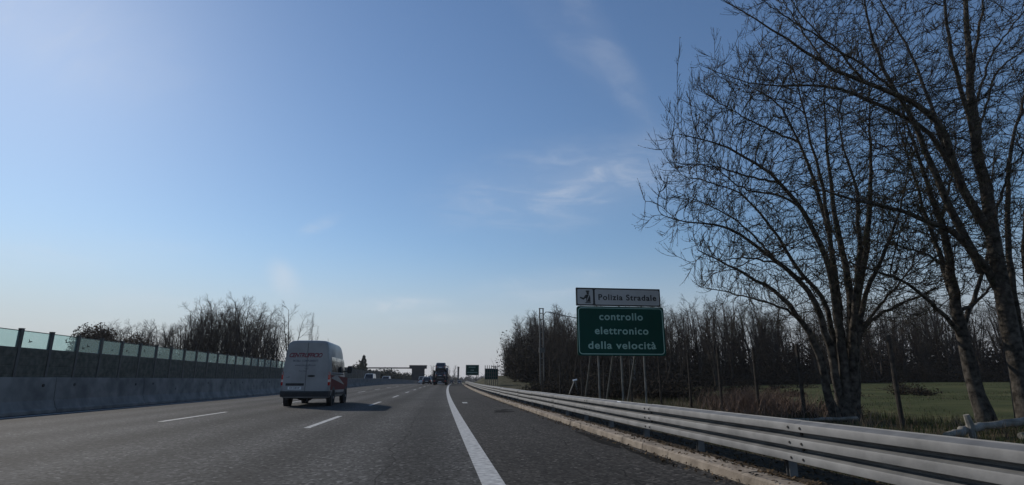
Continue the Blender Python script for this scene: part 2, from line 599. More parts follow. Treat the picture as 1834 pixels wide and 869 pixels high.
def bend(Y): return (max(Y, 0.0) ** 2 / (2 * RAD)) if Y < 700 else 700 ** 2 / (2 * RAD) + (Y - 700) * 700 / RAD


def rp(u, Y, z=0.0): return (u + bend(Y), Y, zr(Y) + z)


def sm(a, b, x):
    t = min(max((x - a) / (b - a), 0.0), 1.0)
    return t * t * (3 - 2 * t)


def gz(X, Y):
    "height of the open ground"
    u = X - bend(Y)
    z0 = zr(Y)
    if -29 <= u <= 3.4:
        return z0 - 0.22
    if u > 3.4:
        w = 1 - sm(10, 45, u)
        z = (z0 - 0.14) * w + 0.0 * (1 - w)
        z += 0.10 * sm(7, 12, u) * (1 - sm(20, 60, u))
        z += 0.92 * sm(14, 70, u) * (1 - sm(300, 900, Y))
        z += 1.75 * sm(5.2, 9.5, u) * (1 - sm(14, 40, u)) * sm(70, 112, Y) * (1 - sm(190, 300, Y))
        return z
    w = 1 - sm(-60, -29, u)
    return (z0 - 0.25) * (1 - w) + -0.25 * w


def build_ground():
    us = sorted(set(list(np.linspace(-29, 3.4, 12)) + list(np.linspace(3.4, 30, 36)) + list(np.linspace(30, 120, 24)) + [160, 220, 320, 500, 900, 1300] +
                    list(np.linspace(-90, -29, 12)) + [-130, -200, -320, -520, -900, -1300]))
    ys = sorted(set(list(np.arange(-30, 40, 1.5)) + list(np.arange(40, 160, 4)) + list(np.arange(160, 420, 12)) + [420, 480, 560, 700, 900, 1200, 1500]))
    vs, fs = [], []
    for Y in ys:
        for u in us:
            X = u + bend(Y)
            j = 0.0
            if u > 4.5 and Y < 120:
                j = 0.05 * math.sin(X * 1.7 + Y * 0.9) * math.sin(Y * 1.3 - X * .6) * (1 if u < 16 else .4)
            vs.append((X, Y, gz(X, Y) + j))
    n = len(us)
    for i in range(len(ys) - 1):
        for k in range(n - 1):
            fs.append((i * n + k, i * n + k + 1, (i + 1) * n + k + 1, (i + 1) * n + k))
    me = bpy.data.meshes.new('ground'); me.from_pydata(vs, [], fs); me.materials.append(M['ground'])
    me.polygons.foreach_set('use_smooth', [True] * len(fs)); me.update()
    tag(link('ground', me), kind='structure')


YS_ROAD = list(np.arange(-12, 40, 2.0)) + list(np.arange(40, 300, 5.0)) + list(np.arange(300, 701, 20.0))


def ribbon(name, u0, u1, z, material, ys=YS_ROAD, kind='structure', mb=None, build=True):
    m = mb or MB()
    vs, fs = [], []
    for Y in ys:
        vs.append(rp(u0, Y, z)); vs.append(rp(u1, Y, z))
    for i in range(len(ys) - 1):
        fs.append((2 * i, 2 * i + 1, 2 * i + 3, 2 * i + 2))
    m.add(vs, fs)
    if build:
        o = m.build(name, material, fix=False)
        return tag(o, kind=kind)


build_ground()
ribbon('road', -13.02, 0.70, 0.0, M['asphalt'])
ribbon('hard_shoulder', 0.70, 3.24, 0.0, M['shoulder'])
ribbon('opposite_road', -26.3, -13.75, 0.0, M['asphalt_far'])

lines = MB()
ribbon('x', 0.50, 0.745, 0.004, None, mb=lines, build=False)
for k in range(-1, 14):
    y0 = 14.0 + 12 * k
    ribbon('x', -3.03, -2.88, 0.004, None, ys=list(np.linspace(y0, y0 + 4.5, 4)), mb=lines, build=False)
    ribbon('x', -7.35, -7.20, 0.004, None, ys=list(np.linspace(y0 + 2.6, y0 + 7.4, 4)), mb=lines, build=False)
    ribbon('x', -18.1, -17.95, 0.004, None, ys=list(np.linspace(y0, y0 + 4.5, 4)), mb=lines, build=False)
    ribbon('x', -22.1, -21.95, 0.004, None, ys=list(np.linspace(y0, y0 + 4.5, 4)), mb=lines, build=False)
ribbon('x', -12.55, -12.37, 0.004, None, mb=lines, build=False)
ribbon('x', 1.18, 1.42, 0.004, None, ys=[28.0, 28.6, 29.3], mb=lines, build=False)
tag(lines.build('road_markings', M['line'], fix=False), kind='structure')


def stains():
    m = MB()
    for u, Y, a, b in ((2.3, 20.5, .34, .75), (2.55, 21.6, .22, .4), (3.02, 10.6, .16, 1.5), (3.06, 8.2, .12, 1.0)):
        n = 18
        pts = []
        for k in range(n):
            t = 2 * math.pi * k / n
            q = 1 + .22 * math.sin(3 * t + u) + .15 * math.sin(5 * t + Y)
            pts.append(rp(u + a * q * math.cos(t), Y + b * q * math.sin(t), .003))
        m.add(pts, [tuple(range(n))])
    tag(m.build('road_stains', M['stain'], fix=False), kind='structure')


stains()
# kerb: short concrete lengths in one mesh, each a little out of true
def build_kerb():
    m = MB()
    y = -6.0
    while y < 200:
        L = 1.0 if y < 60 else 3.0
        j = rng.normal(0, 0.006, 4)
        secs = []
        for yy, ja in ((y + 0.006, j[0]), (y + L - 0.006, j[1])):
            prof = [(3.245, -0.12), (3.252 + ja, 0.085), (3.28 + ja, 0.105), (3.50 + ja, 0.112 + j[2]), (3.52, -0.12)]
            secs.append([rp(u, yy, z) for u, z in prof])
        m.loft(secs)
        y += L
    tag(m.build('kerb', M['kerb']), kind='structure')


build_kerb()
ribbon('verge', 3.50, 4.75, -0.012, M['verge'], ys=list(np.arange(-6, 60, 1.5)) + list(np.arange(60, 200, 5.0)))


# ------------------------------------------------------------------ guardrail on the right
def build_guardrail():
    g = thing('guardrail', 'long galvanised triple wave guardrail along the hard shoulder kerb', 'guardrail', (4.0, 0, 0))

    def P(du, Y, z):
        x, y, zz = rp(4.0 + du, Y, z)
        return (x - 4.0, y, zz)
    prof = [(.020, .170)]
    for k in range(3):                                   # three waves: undercut, upright crest, sloping shoulder, valley
        z = .176 + .160 * k
        prof += [(.018, z), (-.077, z + .008), (-.085, z + .013), (-.085, z + .080), (-.077, z + .093), (.010, z + .120)]
        if k < 2:
            prof += [(.022, z + .124), (.022, z + .156)]
    prof += [(.016, .617), (.022, .626)]
    back = [(a + 0.004, z) for a, z in prof[::-1]]
    sec_len = 4.5
    y = -3.0
    i = 0
    while y < 190:
        off = -0.0045 if i % 2 else 0.0
        ys = np.linspace(y - (0.16 if i % 2 else 0), y + sec_len + (0.16 if i % 2 else 0), 4)
        m = MB()
        dz = rng.normal(0, 0.004)
        m.loft([[P(a + off, yy, z + dz) for a, z in prof + back] for yy in ys])
        s = m.build('rail_section', M['galv'], g, smooth=True)
        if y < 45:                                  # splice bolts at the joint
            for zc in (0.226, 0.386, 0.546):
                for dy in (-0.11, 0.10):
                    b = MB()
                    p = Vector(P(-.083 + off, y + dy, zc + dz)); q = Vector(P(-.099 + off, y + dy, zc + dz))
                    b.tube([p, q], [0.017, 0.013], 8)
                    b.build('bolt', M['bolt'], s)
            for zc in (0.314, 0.474):
                b = MB()
                p = Vector(P(.022 + off, y + 0.02, zc + dz)); q = Vector(P(-.000 + off, y + 0.02, zc + dz))
                b.tube([p, q], [0.022, 0.017], 8)
                b.build('bolt', M['bolt'], s)
        y += sec_len
        i += 1
    # posts and spacer blocks
    y = 1.75
    while y < 180:
        m = MB()
        c = P(0.10, y, 0)
        x, yy, z = c
        m.box((x, yy - .03, z + .20), (0.10, 0.006, 0.80))
        m.box((x, yy + .03, z + .20), (0.10, 0.006, 0.80))
        m.box((x + .047, yy, z + .20), (0.006, 0.054, 0.80))
        p = m.build('post', M['galv_dark'] if y > 60 else M['galv'], g)
        if y < 70:
            m2 = MB()
            m2.box((x - .062, yy, z + .39), (0.024, 0.09, 0.38))
            m2.build('spacer', M['galv_dark'], p)
        y += 2.33
    # reflector clipped on top of the rail
    for Y, big in ((12.35, 1.0), (36.3, .7), (60.3, .7)):
        m = MB()
        x, yy, z = P(-.040, Y, .604)
        m.loft([[(x - .045, yy - .12 * big, z - .055), (x + .02, yy - .12 * big, z + .012), (x + .03, yy - .12 * big, z - .0), (x - .03, yy - .12 * big, z - .06)],
                [(x - .045, yy + .12 * big, z - .055), (x + .02, yy + .12 * big, z + .012), (x + .03, yy + .12 * big, z - .0), (x - .03, yy + .12 * big, z - .06)]])
        m.build('reflector', M['reflector'], g)


build_guardrail()


# ------------------------------------------------------------------ median barrier and the noise wall beyond
def build_median():
    g = thing('median_barrier', 'long grey concrete safety barrier dividing the two carriageways', 'barrier', (-13.4, 0, 0))
    y = 4.0
    while y < 330:
        L = 6.0
        prof = [(.36, -.02), (.36, .10), (.30, .16), (.20, .42), (.165, 1.10), (.15, 1.17), (-.15, 1.17), (-.165, 1.10), (-.20, .42), (-.30, .16), (-.36, .10), (-.36, -.02)]
        j = rng.normal(0, .006, 3)
        secs = []
        for yy in (y + .012, y + L / 2, y + L - .012):
            sec = []
            for du, z in prof:
                x, b, c = rp(-13.4 + du + j[0], yy, z + j[1])
                sec.append((x + 13.4, b, c))
            secs.append(sec)
        m = MB()
        m.loft(secs)
        seg = m.build('barrier_segment', M['concrete'], g)
        if y < 90:
            for dy, z in ((1.1, .92), (3.3, .66), (5.0, .90)):
                if random.random() < .75:
                    h = MB()
                    x, b, c = rp(-13.4 + .185, y + dy + random.uniform(-.4, .4), z)
                    h.tube([(x + 13.4 - .06, b, c), (x + 13.4 + .012, b, c)], .055, 8)
                    h.build('lifting_socket', M['sign_black'], seg)
        y += L


build_median()


def build_noise_wall():
    U = -27.0
    g = thing('noise_wall', 'tall noise wall of dark panels topped by teal glass across the opposite carriageway', 'noise wall', (U, 0, 0))
    BAY = 2.93
    y0 = 28.6
    n = 62

    def P(du, Y, z):
        x, b, c = rp(U + du, Y, 0)
        return (x - U, b, -0.19 + z)
    base = []
    for i in range(n + 1):
        Y = y0 + BAY * i
        # post
        m = MB()
        x, b, _ = P(0, Y, 0)
        t = 4.46
        m.box((x, b, t / 2 - .1), (.24, .02, t))
        m.box((x - .11, b, t / 2 - .1), (.02, .22, t))
        m.box((x + .11, b, t / 2 - .1), (.02, .22, t))
        m.box((x, b, t - .09), (.27, .25, .03))
        m.build('post', M['steel_post'], g)
    m = MB()
    for i in range(n):
        Ya, Yb = y0 + BAY * i + .13, y0 + BAY * (i + 1) - .13
        for k in range(6):                             # six stacked boards
            za, zb = .0 + k * .555 + .001, .0 + (k + 1) * .555 - .001
            secs = []
            for Y in (Ya, Yb):
                secs.append([P(d, Y, z) for d, z in ((-.06, za), (.06, za), (.075, za + .05), (.075, zb - .05), (.06, zb), (-.06, zb))])
            m.loft(secs)
    m.build('absorbing_panel', M['noise_panel'], g)
    for i in range(n):
        Ya, Yb = y0 + BAY * i + .13, y0 + BAY * (i + 1) - .13
        m = MB()
        m.loft([[P(d, Y, z) for d, z in ((-.01, 3.36), (.01, 3.36), (.01, 4.42), (-.01, 4.42))] for Y in (Ya, Yb)])
        p = m.build('glass_panel' if i < 37 else 'upper_panel', M['teal_glass'] if i < 37 else M['noise_panel'], g)
        f = MB()
        for z0_, z1_ in ((3.325, 3.37), (4.41, 4.45)):
            f.loft([[P(d, Y, z) for d, z in ((-.035, z0_), (.035, z0_), (.035, z1_), (-.035, z1_))] for Y in (Ya, Yb)])
        f.build('glass_frame', M['steel_post'], p)
        if i < 22:                                      # bird stickers
            for q in range(random.choice((1, 1, 2))):
                s = random.uniform(.10, .16)
                Yc, zc = random.uniform(Ya + .5, Yb - .5), random.uniform(3.65, 4.15)
                a = random.uniform(-.8, .8)
                pts = [(-1.4, .5), (-.5, .35), (0, .05), (.4, .5), (1.5, .9), (.6, -.1), (.1, -.45), (-.2, -1.0), (-.5, -.9), (-.35, -.3)]
                poly = [(Yc + s * (px * math.cos(a) - pz * math.sin(a)), zc + s * (px * math.sin(a) + pz * math.cos(a))) for px, pz in pts]
                b = MB()
                b.loft([[P(.013, yy, zz) for yy, zz in poly], [P(.016, yy, zz) for yy, zz in poly]])
                b.build('bird_sticker', M['bird'], p)


build_noise_wall()


# ------------------------------------------------------------------ wheels and cars
def add_wheel(parent, x, y, r, w, side, name='wheel'):
    t = MB()
    n = 20
    prof = [(-w / 2, r * .62), (-w / 2, r * .93), (-w / 2 * .82, r), (w / 2 * .82, r), (w / 2, r * .93), (w / 2, r * .62)]
    secs = []
    for a, rr in prof:
        secs.append([(x + a, y + rr * math.cos(2 * math.pi * k / n), r + rr * math.sin(2 * math.pi * k / n)) for k in range(n)])
    t.loft(secs)
    o = t.build(name, M['rubber'], parent, smooth=True)
    m = MB()
    xs = x + side * (w / 2 - .03)
    m.tube([(xs, y, r), (xs + side * .02, y, r)], [r * .60, r * .55], 16)
    m.tube([(xs + side * .02, y, r), (xs + side * .045, y, r)], [r * .2, r * .16], 10)
    m.build('rim', M['rim'], o, smooth=True)
    return o


def rsec(hw, zb, zt, y, cr=.12, top=1.0, n=3):
    "rounded cross-section at station y; top = half-width factor at the top"
    pts = [(-hw * .94, zb), (-hw, zb + .08), (-hw, zb + (zt - zb) * .55)]
    tw = hw * top
    for k in range(n + 1):
        a = math.pi - math.pi / 2 * k / n
        pts.append((-tw + cr + cr * math.cos(a), zt - cr * .7 + cr * .7 * math.sin(a)))
    pts += [(-x, z) for x, z in pts[::-1]]
    return [(x, y, z) for x, z in pts]


def make_car(name, label, paint, loc, rz=0.0, L=4.4, W=1.8, H=1.47, kind='hatch', cat='car', group=None, top=None):
    """y = 0 at the tail, +y forward"""
    c = thing(name, label, cat, loc, rz, group)
    hw = W / 2
    belt = .62 * H
    body = MB()
    if kind == 'van':
        belt = H * .52
    st = [(0, .84, .40, belt - .22), (.06, .95, .30, belt - .08), (.5, 1, .22, belt), (L * .62, 1, .22, belt), (L * .72, 1, .22, belt - .04), (L * .93, .95, .24, belt - .25), (L, .80, .32, belt - .42)]
    body.loft([rsec(hw * f, a, b, y, .10, .97) for y, f, a, b in st])
    body.build('body', M[paint], c, smooth=True)
    # greenhouse
    yr0, yr1 = (.10, .32) if kind in ('van', 'suv') else (.12, .75)
    yf0, yf1 = (L * .74, L * .60) if kind != 'van' else (L * .86, L * .70)
    gl = MB()
    def ring(y0, y1, w, z): return [(-w, y0, z), (w, y0, z), (w, y1, z), (-w, y1, z)]
    tw = hw * .78
    gl.loft([ring(yr0, yf0, hw * .93, belt - .03), ring(yr1 - .02, yf1 + .02, tw, H - .05)])
    gl.build('window', M['glass_dark'], c)
    rf = MB()
    rf.loft([ring(yr1 - .06, yf1 + .06, tw + .02, H - .075), ring(yr1 - .03, yf1 + .03, tw + .015, H - .02), ring(yr1 + .12, yf1 - .12, tw - .12, H)])
    def pillar(a, b, w=.045):
        rf.tube([a, b], w, 6)
    for s in (-1, 1):
        pillar((s * hw * .92, yr0 + .01, belt - .03), (s * tw, yr1 - .02, H - .06), .055)
        pillar((s * hw * .92, yf0 - .01, belt - .03), (s * tw, yf1 + .02, H - .06))
        pillar((s * (hw * .935), (yr0 + yf0) / 2, belt - .03), (s * (tw + .01), (yr1 + yf1) / 2, H - .06), .035)
    rf.build('roof', M[top or paint], c, smooth=True)
    for s in (-1, 1):
        t = MB()
        t.box((s * hw * .80, .035, belt - .17), (.22, .10, .16 if kind != 'van' else .4))
        t.build('tail_lamp', M['tail_red'], c)
        h = MB()
        h.box((s * hw * .70, L - .10, belt - .40), (.34, .14, .13))
        h.build('headlight', M['tail_clear'], c)
        mi = MB()
        mi.box((s * (hw + .09), L * .68, belt + .06), (.17, .09, .13), taper=.8)
        mi.build('wing_mirror', M['black_plastic'], c)
        for y in (L * .19, L * .81):
            add_wheel(c, s * (hw - .10), y, .32, .21, s)
    bm_ = M['black_plastic'] if paint != 'car_white' else M['car_grey']
    b = MB(); b.loft([rsec(hw * .92, .24, .47, -.05, .05), rsec(hw * .98, .22, .49, .10, .05)]); b.build('rear_bumper', bm_, c)
    b = MB(); b.loft([rsec(hw * .93, .22, .42, L - .10, .05), rsec(hw * .82, .24, .40, L + .03, .05)]); b.build('front_bumper', bm_, c)
    p = MB()
    p.box((0, -.058, .60 if kind != 'van' else .72), (.52, .02, .11))
    p.build('number_plate', M['plate'], c)
    return c


def place(u, Y, z=0.0):
    return rp(u, Y, z)


def heading(Y): return -math.atan(Y / RAD)


# ------------------------------------------------------------------ the white delivery van
VH, VW, VL = 2.74, 1.98, 5.25


def van_half(f=1.0, zt=VH, zb=.36):
    hw = VW / 2 * f
    k = (zt - zb) / (VH - .36)
    z = lambda a: zb + (a - .36) * k
    return [(hw * .93, z(.36)), (hw * .985, z(.46)), (hw, z(.62)), (hw, z(1.15)), (hw * .975, z(1.50)), (hw * .93, z(1.95)),
            (hw * .875, z(2.36)), (hw * .845, z(2.55)), (hw * .80, z(2.66)), (hw * .70, z(2.72)), (hw * .42, z(2.738)), (hw * .12, z(2.74))]


def side_x(z):
    pts = van_half()[:8]
    return float(np.interp(z, [p[1] for p in pts], [p[0] for p in pts]))


def make_van():
    v = thing('delivery_van', 'white high roof delivery van with maroon side stripe in the middle lane', 'van', (-5.47, 25.2, zr(27)), heading(27))

    def sec(y, f, zt, zb=.36):
        h = van_half(f, zt, zb)
        return [(-x, y, z) for x, z in h] + [(x, y, z) for x, z in h[::-1]]
    b = MB()
    b.loft([sec(.02, .955, 2.69), sec(.035, .985, 2.72), sec(.10, 1.0, VH), sec(1.5, 1.0, VH), sec(2.9, 1.0, VH - .01), sec(3.35, .995, VH - .07), sec(3.7, .985, VH - .24),
            sec(4.3, .965, 1.62), sec(4.45, .96, 1.42), sec(5.0, .93, 1.16), sec(5.2, .86, .98), sec(5.25, .8, .86)])
    b.build('body', M['van_white'], v, smooth=True)
    m = MB(); m.box((0, .008, 1.56), (.030, .03, 2.16)); m.build('door_seam', M['black_plastic'], v)
    # the two rear doors, panels standing proud of the body with a gap between them
    hp = van_half(.93, 2.655, .47)
    for s in (-1, 1):
        m = MB()
        poly = [(s * x, z) for x, z in hp] + [(s * .007, 2.655), (s * .007, .47)]
        ins = [(s * (abs(x) - .02 if abs(x) > .1 else abs(x) + .006), z - .012 if z > 1.5 else z + .006) for x, z in poly]
        m.loft([[(x, .018, z) for x, z in poly], [(x, -.006, z) for x, z in poly], [(x, -.016, z) for x, z in ins]])
        d = m.build('rear_door', M['van_white'], v)
        # pressed panel lines
        r = MB()
        for z in (1.17, 2.02):
            r.box((s * .45, -.0175, z), (.74, .005, .014))
        r.build('pressing', M['van_white'], d)
        for z in (.75, 1.35, 2.15):
            h = MB()
            x = side_x(z) * .965
            h.tube([(s * x, -.015, z - .06), (s * x, -.015, z + .06)], .022, 8)
            h.build('hinge', M['van_white'], d)
        if s == 1:
            k = MB()
            k.loft([[(.06 + .16 * (1 + math.cos(a)) / 1, -.018, 1.245 + .045 * math.sin(a)) for a in np.linspace(0, 2 * math.pi, 16)[:-1]],
                    [(.07 + .15 * (1 + math.cos(a)) / 1, -.045, 1.245 + .036 * math.sin(a)) for a in np.linspace(0, 2 * math.pi, 16)[:-1]]])
            k.build('door_handle', M['black_plastic'], d)
    # badge
    m = MB()
    n = 20
    for a0, a1 in ((.062, .076),):
        ring0 = [(a0 * math.cos(2 * math.pi * k / n), -.020, 1.58 + a0 * math.sin(2 * math.pi * k / n)) for k in range(n)]
        ring1 = [(a1 * math.cos(2 * math.pi * k / n), -.020, 1.58 + a1 * math.sin(2 * math.pi * k / n)) for k in range(n)]
        m.loft([ring0, ring1], cap=(False, False))
    for k in range(3):
        a = math.pi / 2 + 2 * math.pi * k / 3
        m.tube([(0, -.022, 1.58), (.064 * math.cos(a), -.022, 1.58 + .064 * math.sin(a))], [.014, .004], 5)
    m.build('badge', M['logo_grey'], v)
    # lettering
    for body, size, z, mt_, wd, sh, bold in (('CENTRUFFICIO', .25, 2.10, 'logo_red', 1.36, .38, .010), ('MOBILI  COMPLEMENTI', .12, 1.87, 'logo_grey', 1.02, 0, .003),
                                             ('www.centrufficio.it', .12, 1.69, 'logo_grey', .86, 0, .002)):
        me = text_mesh('lettering', body, size, M[mt_], .0015, bold, sh, .95, wd)
        link('lettering', me, v, (-.06, -.0185, z), (R(90), 0, 0))
    me = text_mesh('model_lettering', '311 CDI', .09, M['logo_grey'], .0015, .003, .1, 1.0, .30)
    link('model_lettering', me, v, (-.15, -.0185, 1.44), (R(90), 0, 0))
    me = text_mesh('small_lettering', 'cdi', .08, M['logo_grey'], .0015, .002, .1, 1.0, .13)
    link('small_lettering', me, v, (-.72, -.0185, 1.20), (R(90), 0, 0))
    # number plate recess, plate
    m = MB(); m.box((-.42, -.012, .90), (.74, .02, .10)); m.build('plate_lamp_bar', M['black_plastic'], v)
    m = MB(); m.box((-.42, -.020, .755), (.54, .014, .12)); p = m.build('number_plate', M['plate'], v)
    me = text_mesh('plate_lettering', 'CN 538 EF', .10, M['sign_black'], .001, .002, 0, 1.0, .42)
    link('plate_lettering', me, p, (-.42, -.029, .755), (R(90), 0, 0))
    # tail lamps wrap the corners
    for s in (-1, 1):
        m = MB()
        secs = []
        for z in (.86, .90, 1.30, 1.42):
            x = side_x(z)
            t = 0.0 if .88 < z < 1.4 else .012
            secs.append([(s * (x - .14), -.004 + t, z), (s * (x - .03), -.012 + t, z), (s * (x + .010 - t), .03, z), (s * (x + .010 - t), .19 - t, z), (s * (x - .05), .19, z), (s * (x - .12), .04, z)])
        m.loft(secs)
        lamp = m.build('tail_lamp', M['tail_red'], v, smooth=True)
        m = MB()
        x = side_x(1.02)
        m.loft([[(s * (x - .12), -.008, 1.0), (s * (x - .03), -.016, 1.0), (s * (x + .014), .03, 1.0), (s * (x + .014), .17, 1.0), (s * (x - .05), .10, 1.0)],
                [(s * (x - .12), -.008, 1.10), (s * (x - .03), -.016, 1.10), (s * (x + .014), .03, 1.10), (s * (x + .014), .17, 1.10), (s * (x - .05), .10, 1.10)]])
        m.build('lamp_lens', M['tail_clear'], lamp)
    # bumper
    m = MB()
    m.loft([[(-.90, -.08, z) for z in ()] or [(x, -.10 if abs(x) < .8 else -.03, .40) for x in (-.97, -.80, .80, .97)] + [(.99, .30, .40), (-.99, .30, .40)],
            [(x, -.12 if abs(x) < .8 else -.04, .56) for x in (-.985, -.80, .80, .985)] + [(1.004, .32, .56), (-1.004, .32, .56)],
            [(x, -.07 if abs(x) < .8 else -.02, .63) for x in (-.985, -.80, .80, .985)] + [(1.004, .32, .63), (-1.004, .32, .63)]])
    m.build('rear_bumper', M['black_plastic'], v)
    # underbody: axle, exhaust, spare wheel
    m = MB()
    m.box((0, 2.6, .40), (1.5, 4.6, .16))
    m.tube([(-.75, 1.05, .35), (.75, 1.05, .35)], .06, 10)
    m.tube([(.33, .0, .34), (.33, .9, .36)], .035, 10)
    m.tube([(-.15, .75, .30), (-.15, .78, .38)], .30, 16)
    m.box((.10, .1, .30), (.05, .06, .18))
    m.build('underbody', M['chassis'], v)
    # wheels and arches
    for s in (-1, 1):
        for y in (1.02, 4.25):
            a = MB()
            a.tube([(s * .80, y, .36), (s * .996, y, .36)], [.44, .44], 24)
            a.build('wheel_arch', M['black_plastic'], v)
            add_wheel(v, s * .885, y, .345, .235, s)
    # side windows, sills, stripe on each side

    def decal(y0, y1, zlo, zhi, proud, s, mb, rows=6, cols=6):
        secs = []
        for k in range(rows + 1):
            row = []
            for i in range(cols + 1):
                y = y0 + (y1 - y0) * i / cols
                a, b_ = zlo(y), zhi(y)
                z = a + (b_ - a) * k / rows
                row.append((s * (side_x(z) + proud), y, z))
            secs.append(row)
        mb.loft(secs, close=False, cap=(False, False))
    for s in (-1, 1):
        for y0, y1, nm in ((.50, 1.62, 'side_window'), (1.74, 2.92, 'side_window'), (3.04, 3.74, 'cab_window')):
            m = MB()
            decal(y0, y1, lambda y: 1.42, lambda y: 2.06 if y < 3.6 else 2.06 - (y - 3.6) * 1.3, .006, s, m)
            m.build(nm, M['glass_dark'], v, smooth=True)
        m = MB()
        decal(.24, 4.6, lambda y: .66, lambda y: 1.30 - .02 * y, .004, s, m)
        st = m.build('side_stripe', M['maroon'], v)
        m = MB()
        decal(.30, 3.6, lambda y: 1.16 - (y - .3) * .085, lambda y: 1.17 + .22 * math.sin(min(1, (y - .3) / 1.6) * math.pi / 2) * (1 if y < 1.9 else 1 - (y - 1.9) / 1.75) - (y - .3) * .085, .008, s, m, 4, 14)
        m.build('stripe_wedge', M['van_white'], st)
        m = MB()
        m.box((s * 1.0, 2.65, .50), (.03, 2.1, .10))
        m.build('sill', M['black_plastic'], v)
        m = MB()
        m.box((s * 1.005, 1.75, 1.34), (.02, 2.6, .03)); m.box((s * 1.0, 3.0, 1.36), (.05, .20, .04))
        m.build('slide_rail', M['black_plastic'], v)
        m = MB()
        m.tube([(s * .96, 3.86, 1.50), (s * 1.16, 3.92, 1.52)], .025, 6)
        m.loft([[(s * 1.09, 3.88, 1.42), (s * 1.27, 3.90, 1.42), (s * 1.27, 3.99, 1.42), (s * 1.09, 4.0, 1.42)],
                [(s * 1.07, 3.87, 1.60), (s * 1.29, 3.89, 1.60), (s * 1.29, 4.0, 1.60), (s * 1.07, 4.02, 1.60)],
                [(s * 1.09, 3.88, 1.76), (s * 1.27, 3.90, 1.76), (s * 1.27, 3.98, 1.76), (s * 1.09, 4.0, 1.76)]])
        m.build('wing_mirror', M['black_plastic'], v)
    m = MB()
    m.loft([[(x, 3.78 + .01, 2.40) for x in (-.74, .74)] + [(x, 4.36, 1.50) for x in (.84, -.84)],
            [(x, 3.78 + .05, 2.42) for x in (-.74, .74)] + [(x, 4.40, 1.52) for x in (.84, -.84)]])
    m.build('windscreen', M['glass_dark'], v)
    m = MB(); m.tube([(.2, 3.2, 2.70), (.2, 3.0, 3.06)], [.012, .005], 6); m.build('aerial', M['black_plastic'], v)


make_van()


# ------------------------------------------------------------------ car transporter with its load
def make_transporter():
    Y, u = 104.0, -1.05
    hd = heading(110)
    t = thing('car_transporter', 'dark two deck car transporter truck far ahead in the right lane', 'truck', place(u, Y), hd)
    W = 1.26
    m = MB()
    m.box((0, 5.5, .98), (2.5, 11, .18)); m.box((0, .2, .70), (2.5, .25, .40))
    for s in (-1, 1):
        m.box((s * .75, 5.5, .75), (.14, 11, .26))
    m.build('lower_deck', M['chassis'], t)
    m = MB()
    m.box((0, 5.2, 2.45), (2.5, 9.6, .12))
    for s in (-1, 1):
        m.box((s * 1.2, 5.2, 2.55), (.08, 9.8, .20))
    m.build('upper_deck', M['chassis'], t)
    for s in (-1, 1):
        for y in (.35, 3.3, 6.5, 9.8):
            m = MB(); m.box((s * 1.2, y, 1.78), (.12, .22, 1.5)); m.build('deck_post', M['chassis'], t)
        m = MB(); m.tube([(s * 1.22, .35, 2.5), (s * 1.22, .35, 3.4), (s * 1.22, 10, 3.4)], .03, 6); m.build('hand_rail', M['chassis'], t)
        m = MB(); m.box((s * .95, .05, .72), (.36, .06, .14)); m.build('tail_lamp', M['tail_red'], t)
        for y in (2.2, 3.5, 4.8, 12.8):
            add_wheel(t, s * 1.05, y, .46, .36, s)
        m = MB(); m.box((s * .75, .1, .52), (.5, .02, .36)); m.build('mudflap', M['rubber'], t)
    m = MB()
    m.loft([rsec(1.24, .45, 2.7, 11.4, .2), rsec(1.25, .45, 3.3, 11.8, .25), rsec(1.25, .45, 3.35, 13.0, .25), rsec(1.2, .45, 2.9, 13.6, .2), rsec(1.15, .45, 1.6, 13.8, .2)])
    m.build('cab', M['car_grey'], t, smooth=True)
    m = MB(); m.box((0, -.06, .62), (.52, .02, .11)); m.build('number_plate', M['plate'], t)
    x, y, z = place(u, Y)

    def on(dy, dz): return (x + dy * math.sin(-hd), Y + dy, zr(Y) + dz)
    make_car('parked_car', 'dark car with painted sky sheen on its roof at the tail of the lower transporter deck', 'car_black', on(.25, 1.07), hd, 4.3, 1.8, 1.36, 'suv', top='roof_sky_sheen')  # roof coloured pale to imitate reflected sky
    make_car('parked_car', 'blue grey car raised at the tail of the upper transporter deck', 'car_grey', on(.9, 2.51), hd, 4.4, 1.82, 1.45, 'hatch')
    make_car('parked_car', 'dark car ahead of the tail car on the upper transporter deck', 'car_black', on(5.6, 2.51), hd, 4.4, 1.82, 1.6, 'suv')


make_transporter()
make_car('car', 'black car with painted sky sheen on its roof just left of the transporter', 'car_black', place(-4.15, 119), heading(120), 4.4, 1.84, 1.50, 'hatch', top='roof_sky_sheen')  # pale roof colour stands for sky mirrored in black paint
make_car('van', 'small white van partly hidden behind the black car at the fast lane', 'car_white', place(-11.0, 196), heading(196), 5.0, 1.95, 2.45, 'van', 'van')
make_car('van', 'grey van seen between the black car and the transporter', 'car_grey', place(-6.6, 178), heading(178), 5.0, 1.95, 2.35, 'van', 'van')
make_car('car', 'left one of two dark cars beyond the crest by the solid edge line', 'car_black', place(-3.0, 246), heading(246), 4.4, 1.8, 1.6, 'suv')
make_car('car', 'right one of two dark cars beyond the crest nearest the far guardrail', 'car_grey', place(.35, 246), heading(246), 4.4, 1.8, 1.5, 'hatch')
make_car('van', 'nearer white people carrier showing above the concrete barrier', 'car_white', place(-15.6, 122, .1), heading(122) + math.pi, 4.9, 1.9, 2.0, 'van', 'van')
make_car('car', 'farther white car showing above the concrete barrier', 'car_white', place(-15.4, 146, .1), heading(146) + math.pi, 4.6, 1.85, 1.75, 'suv')


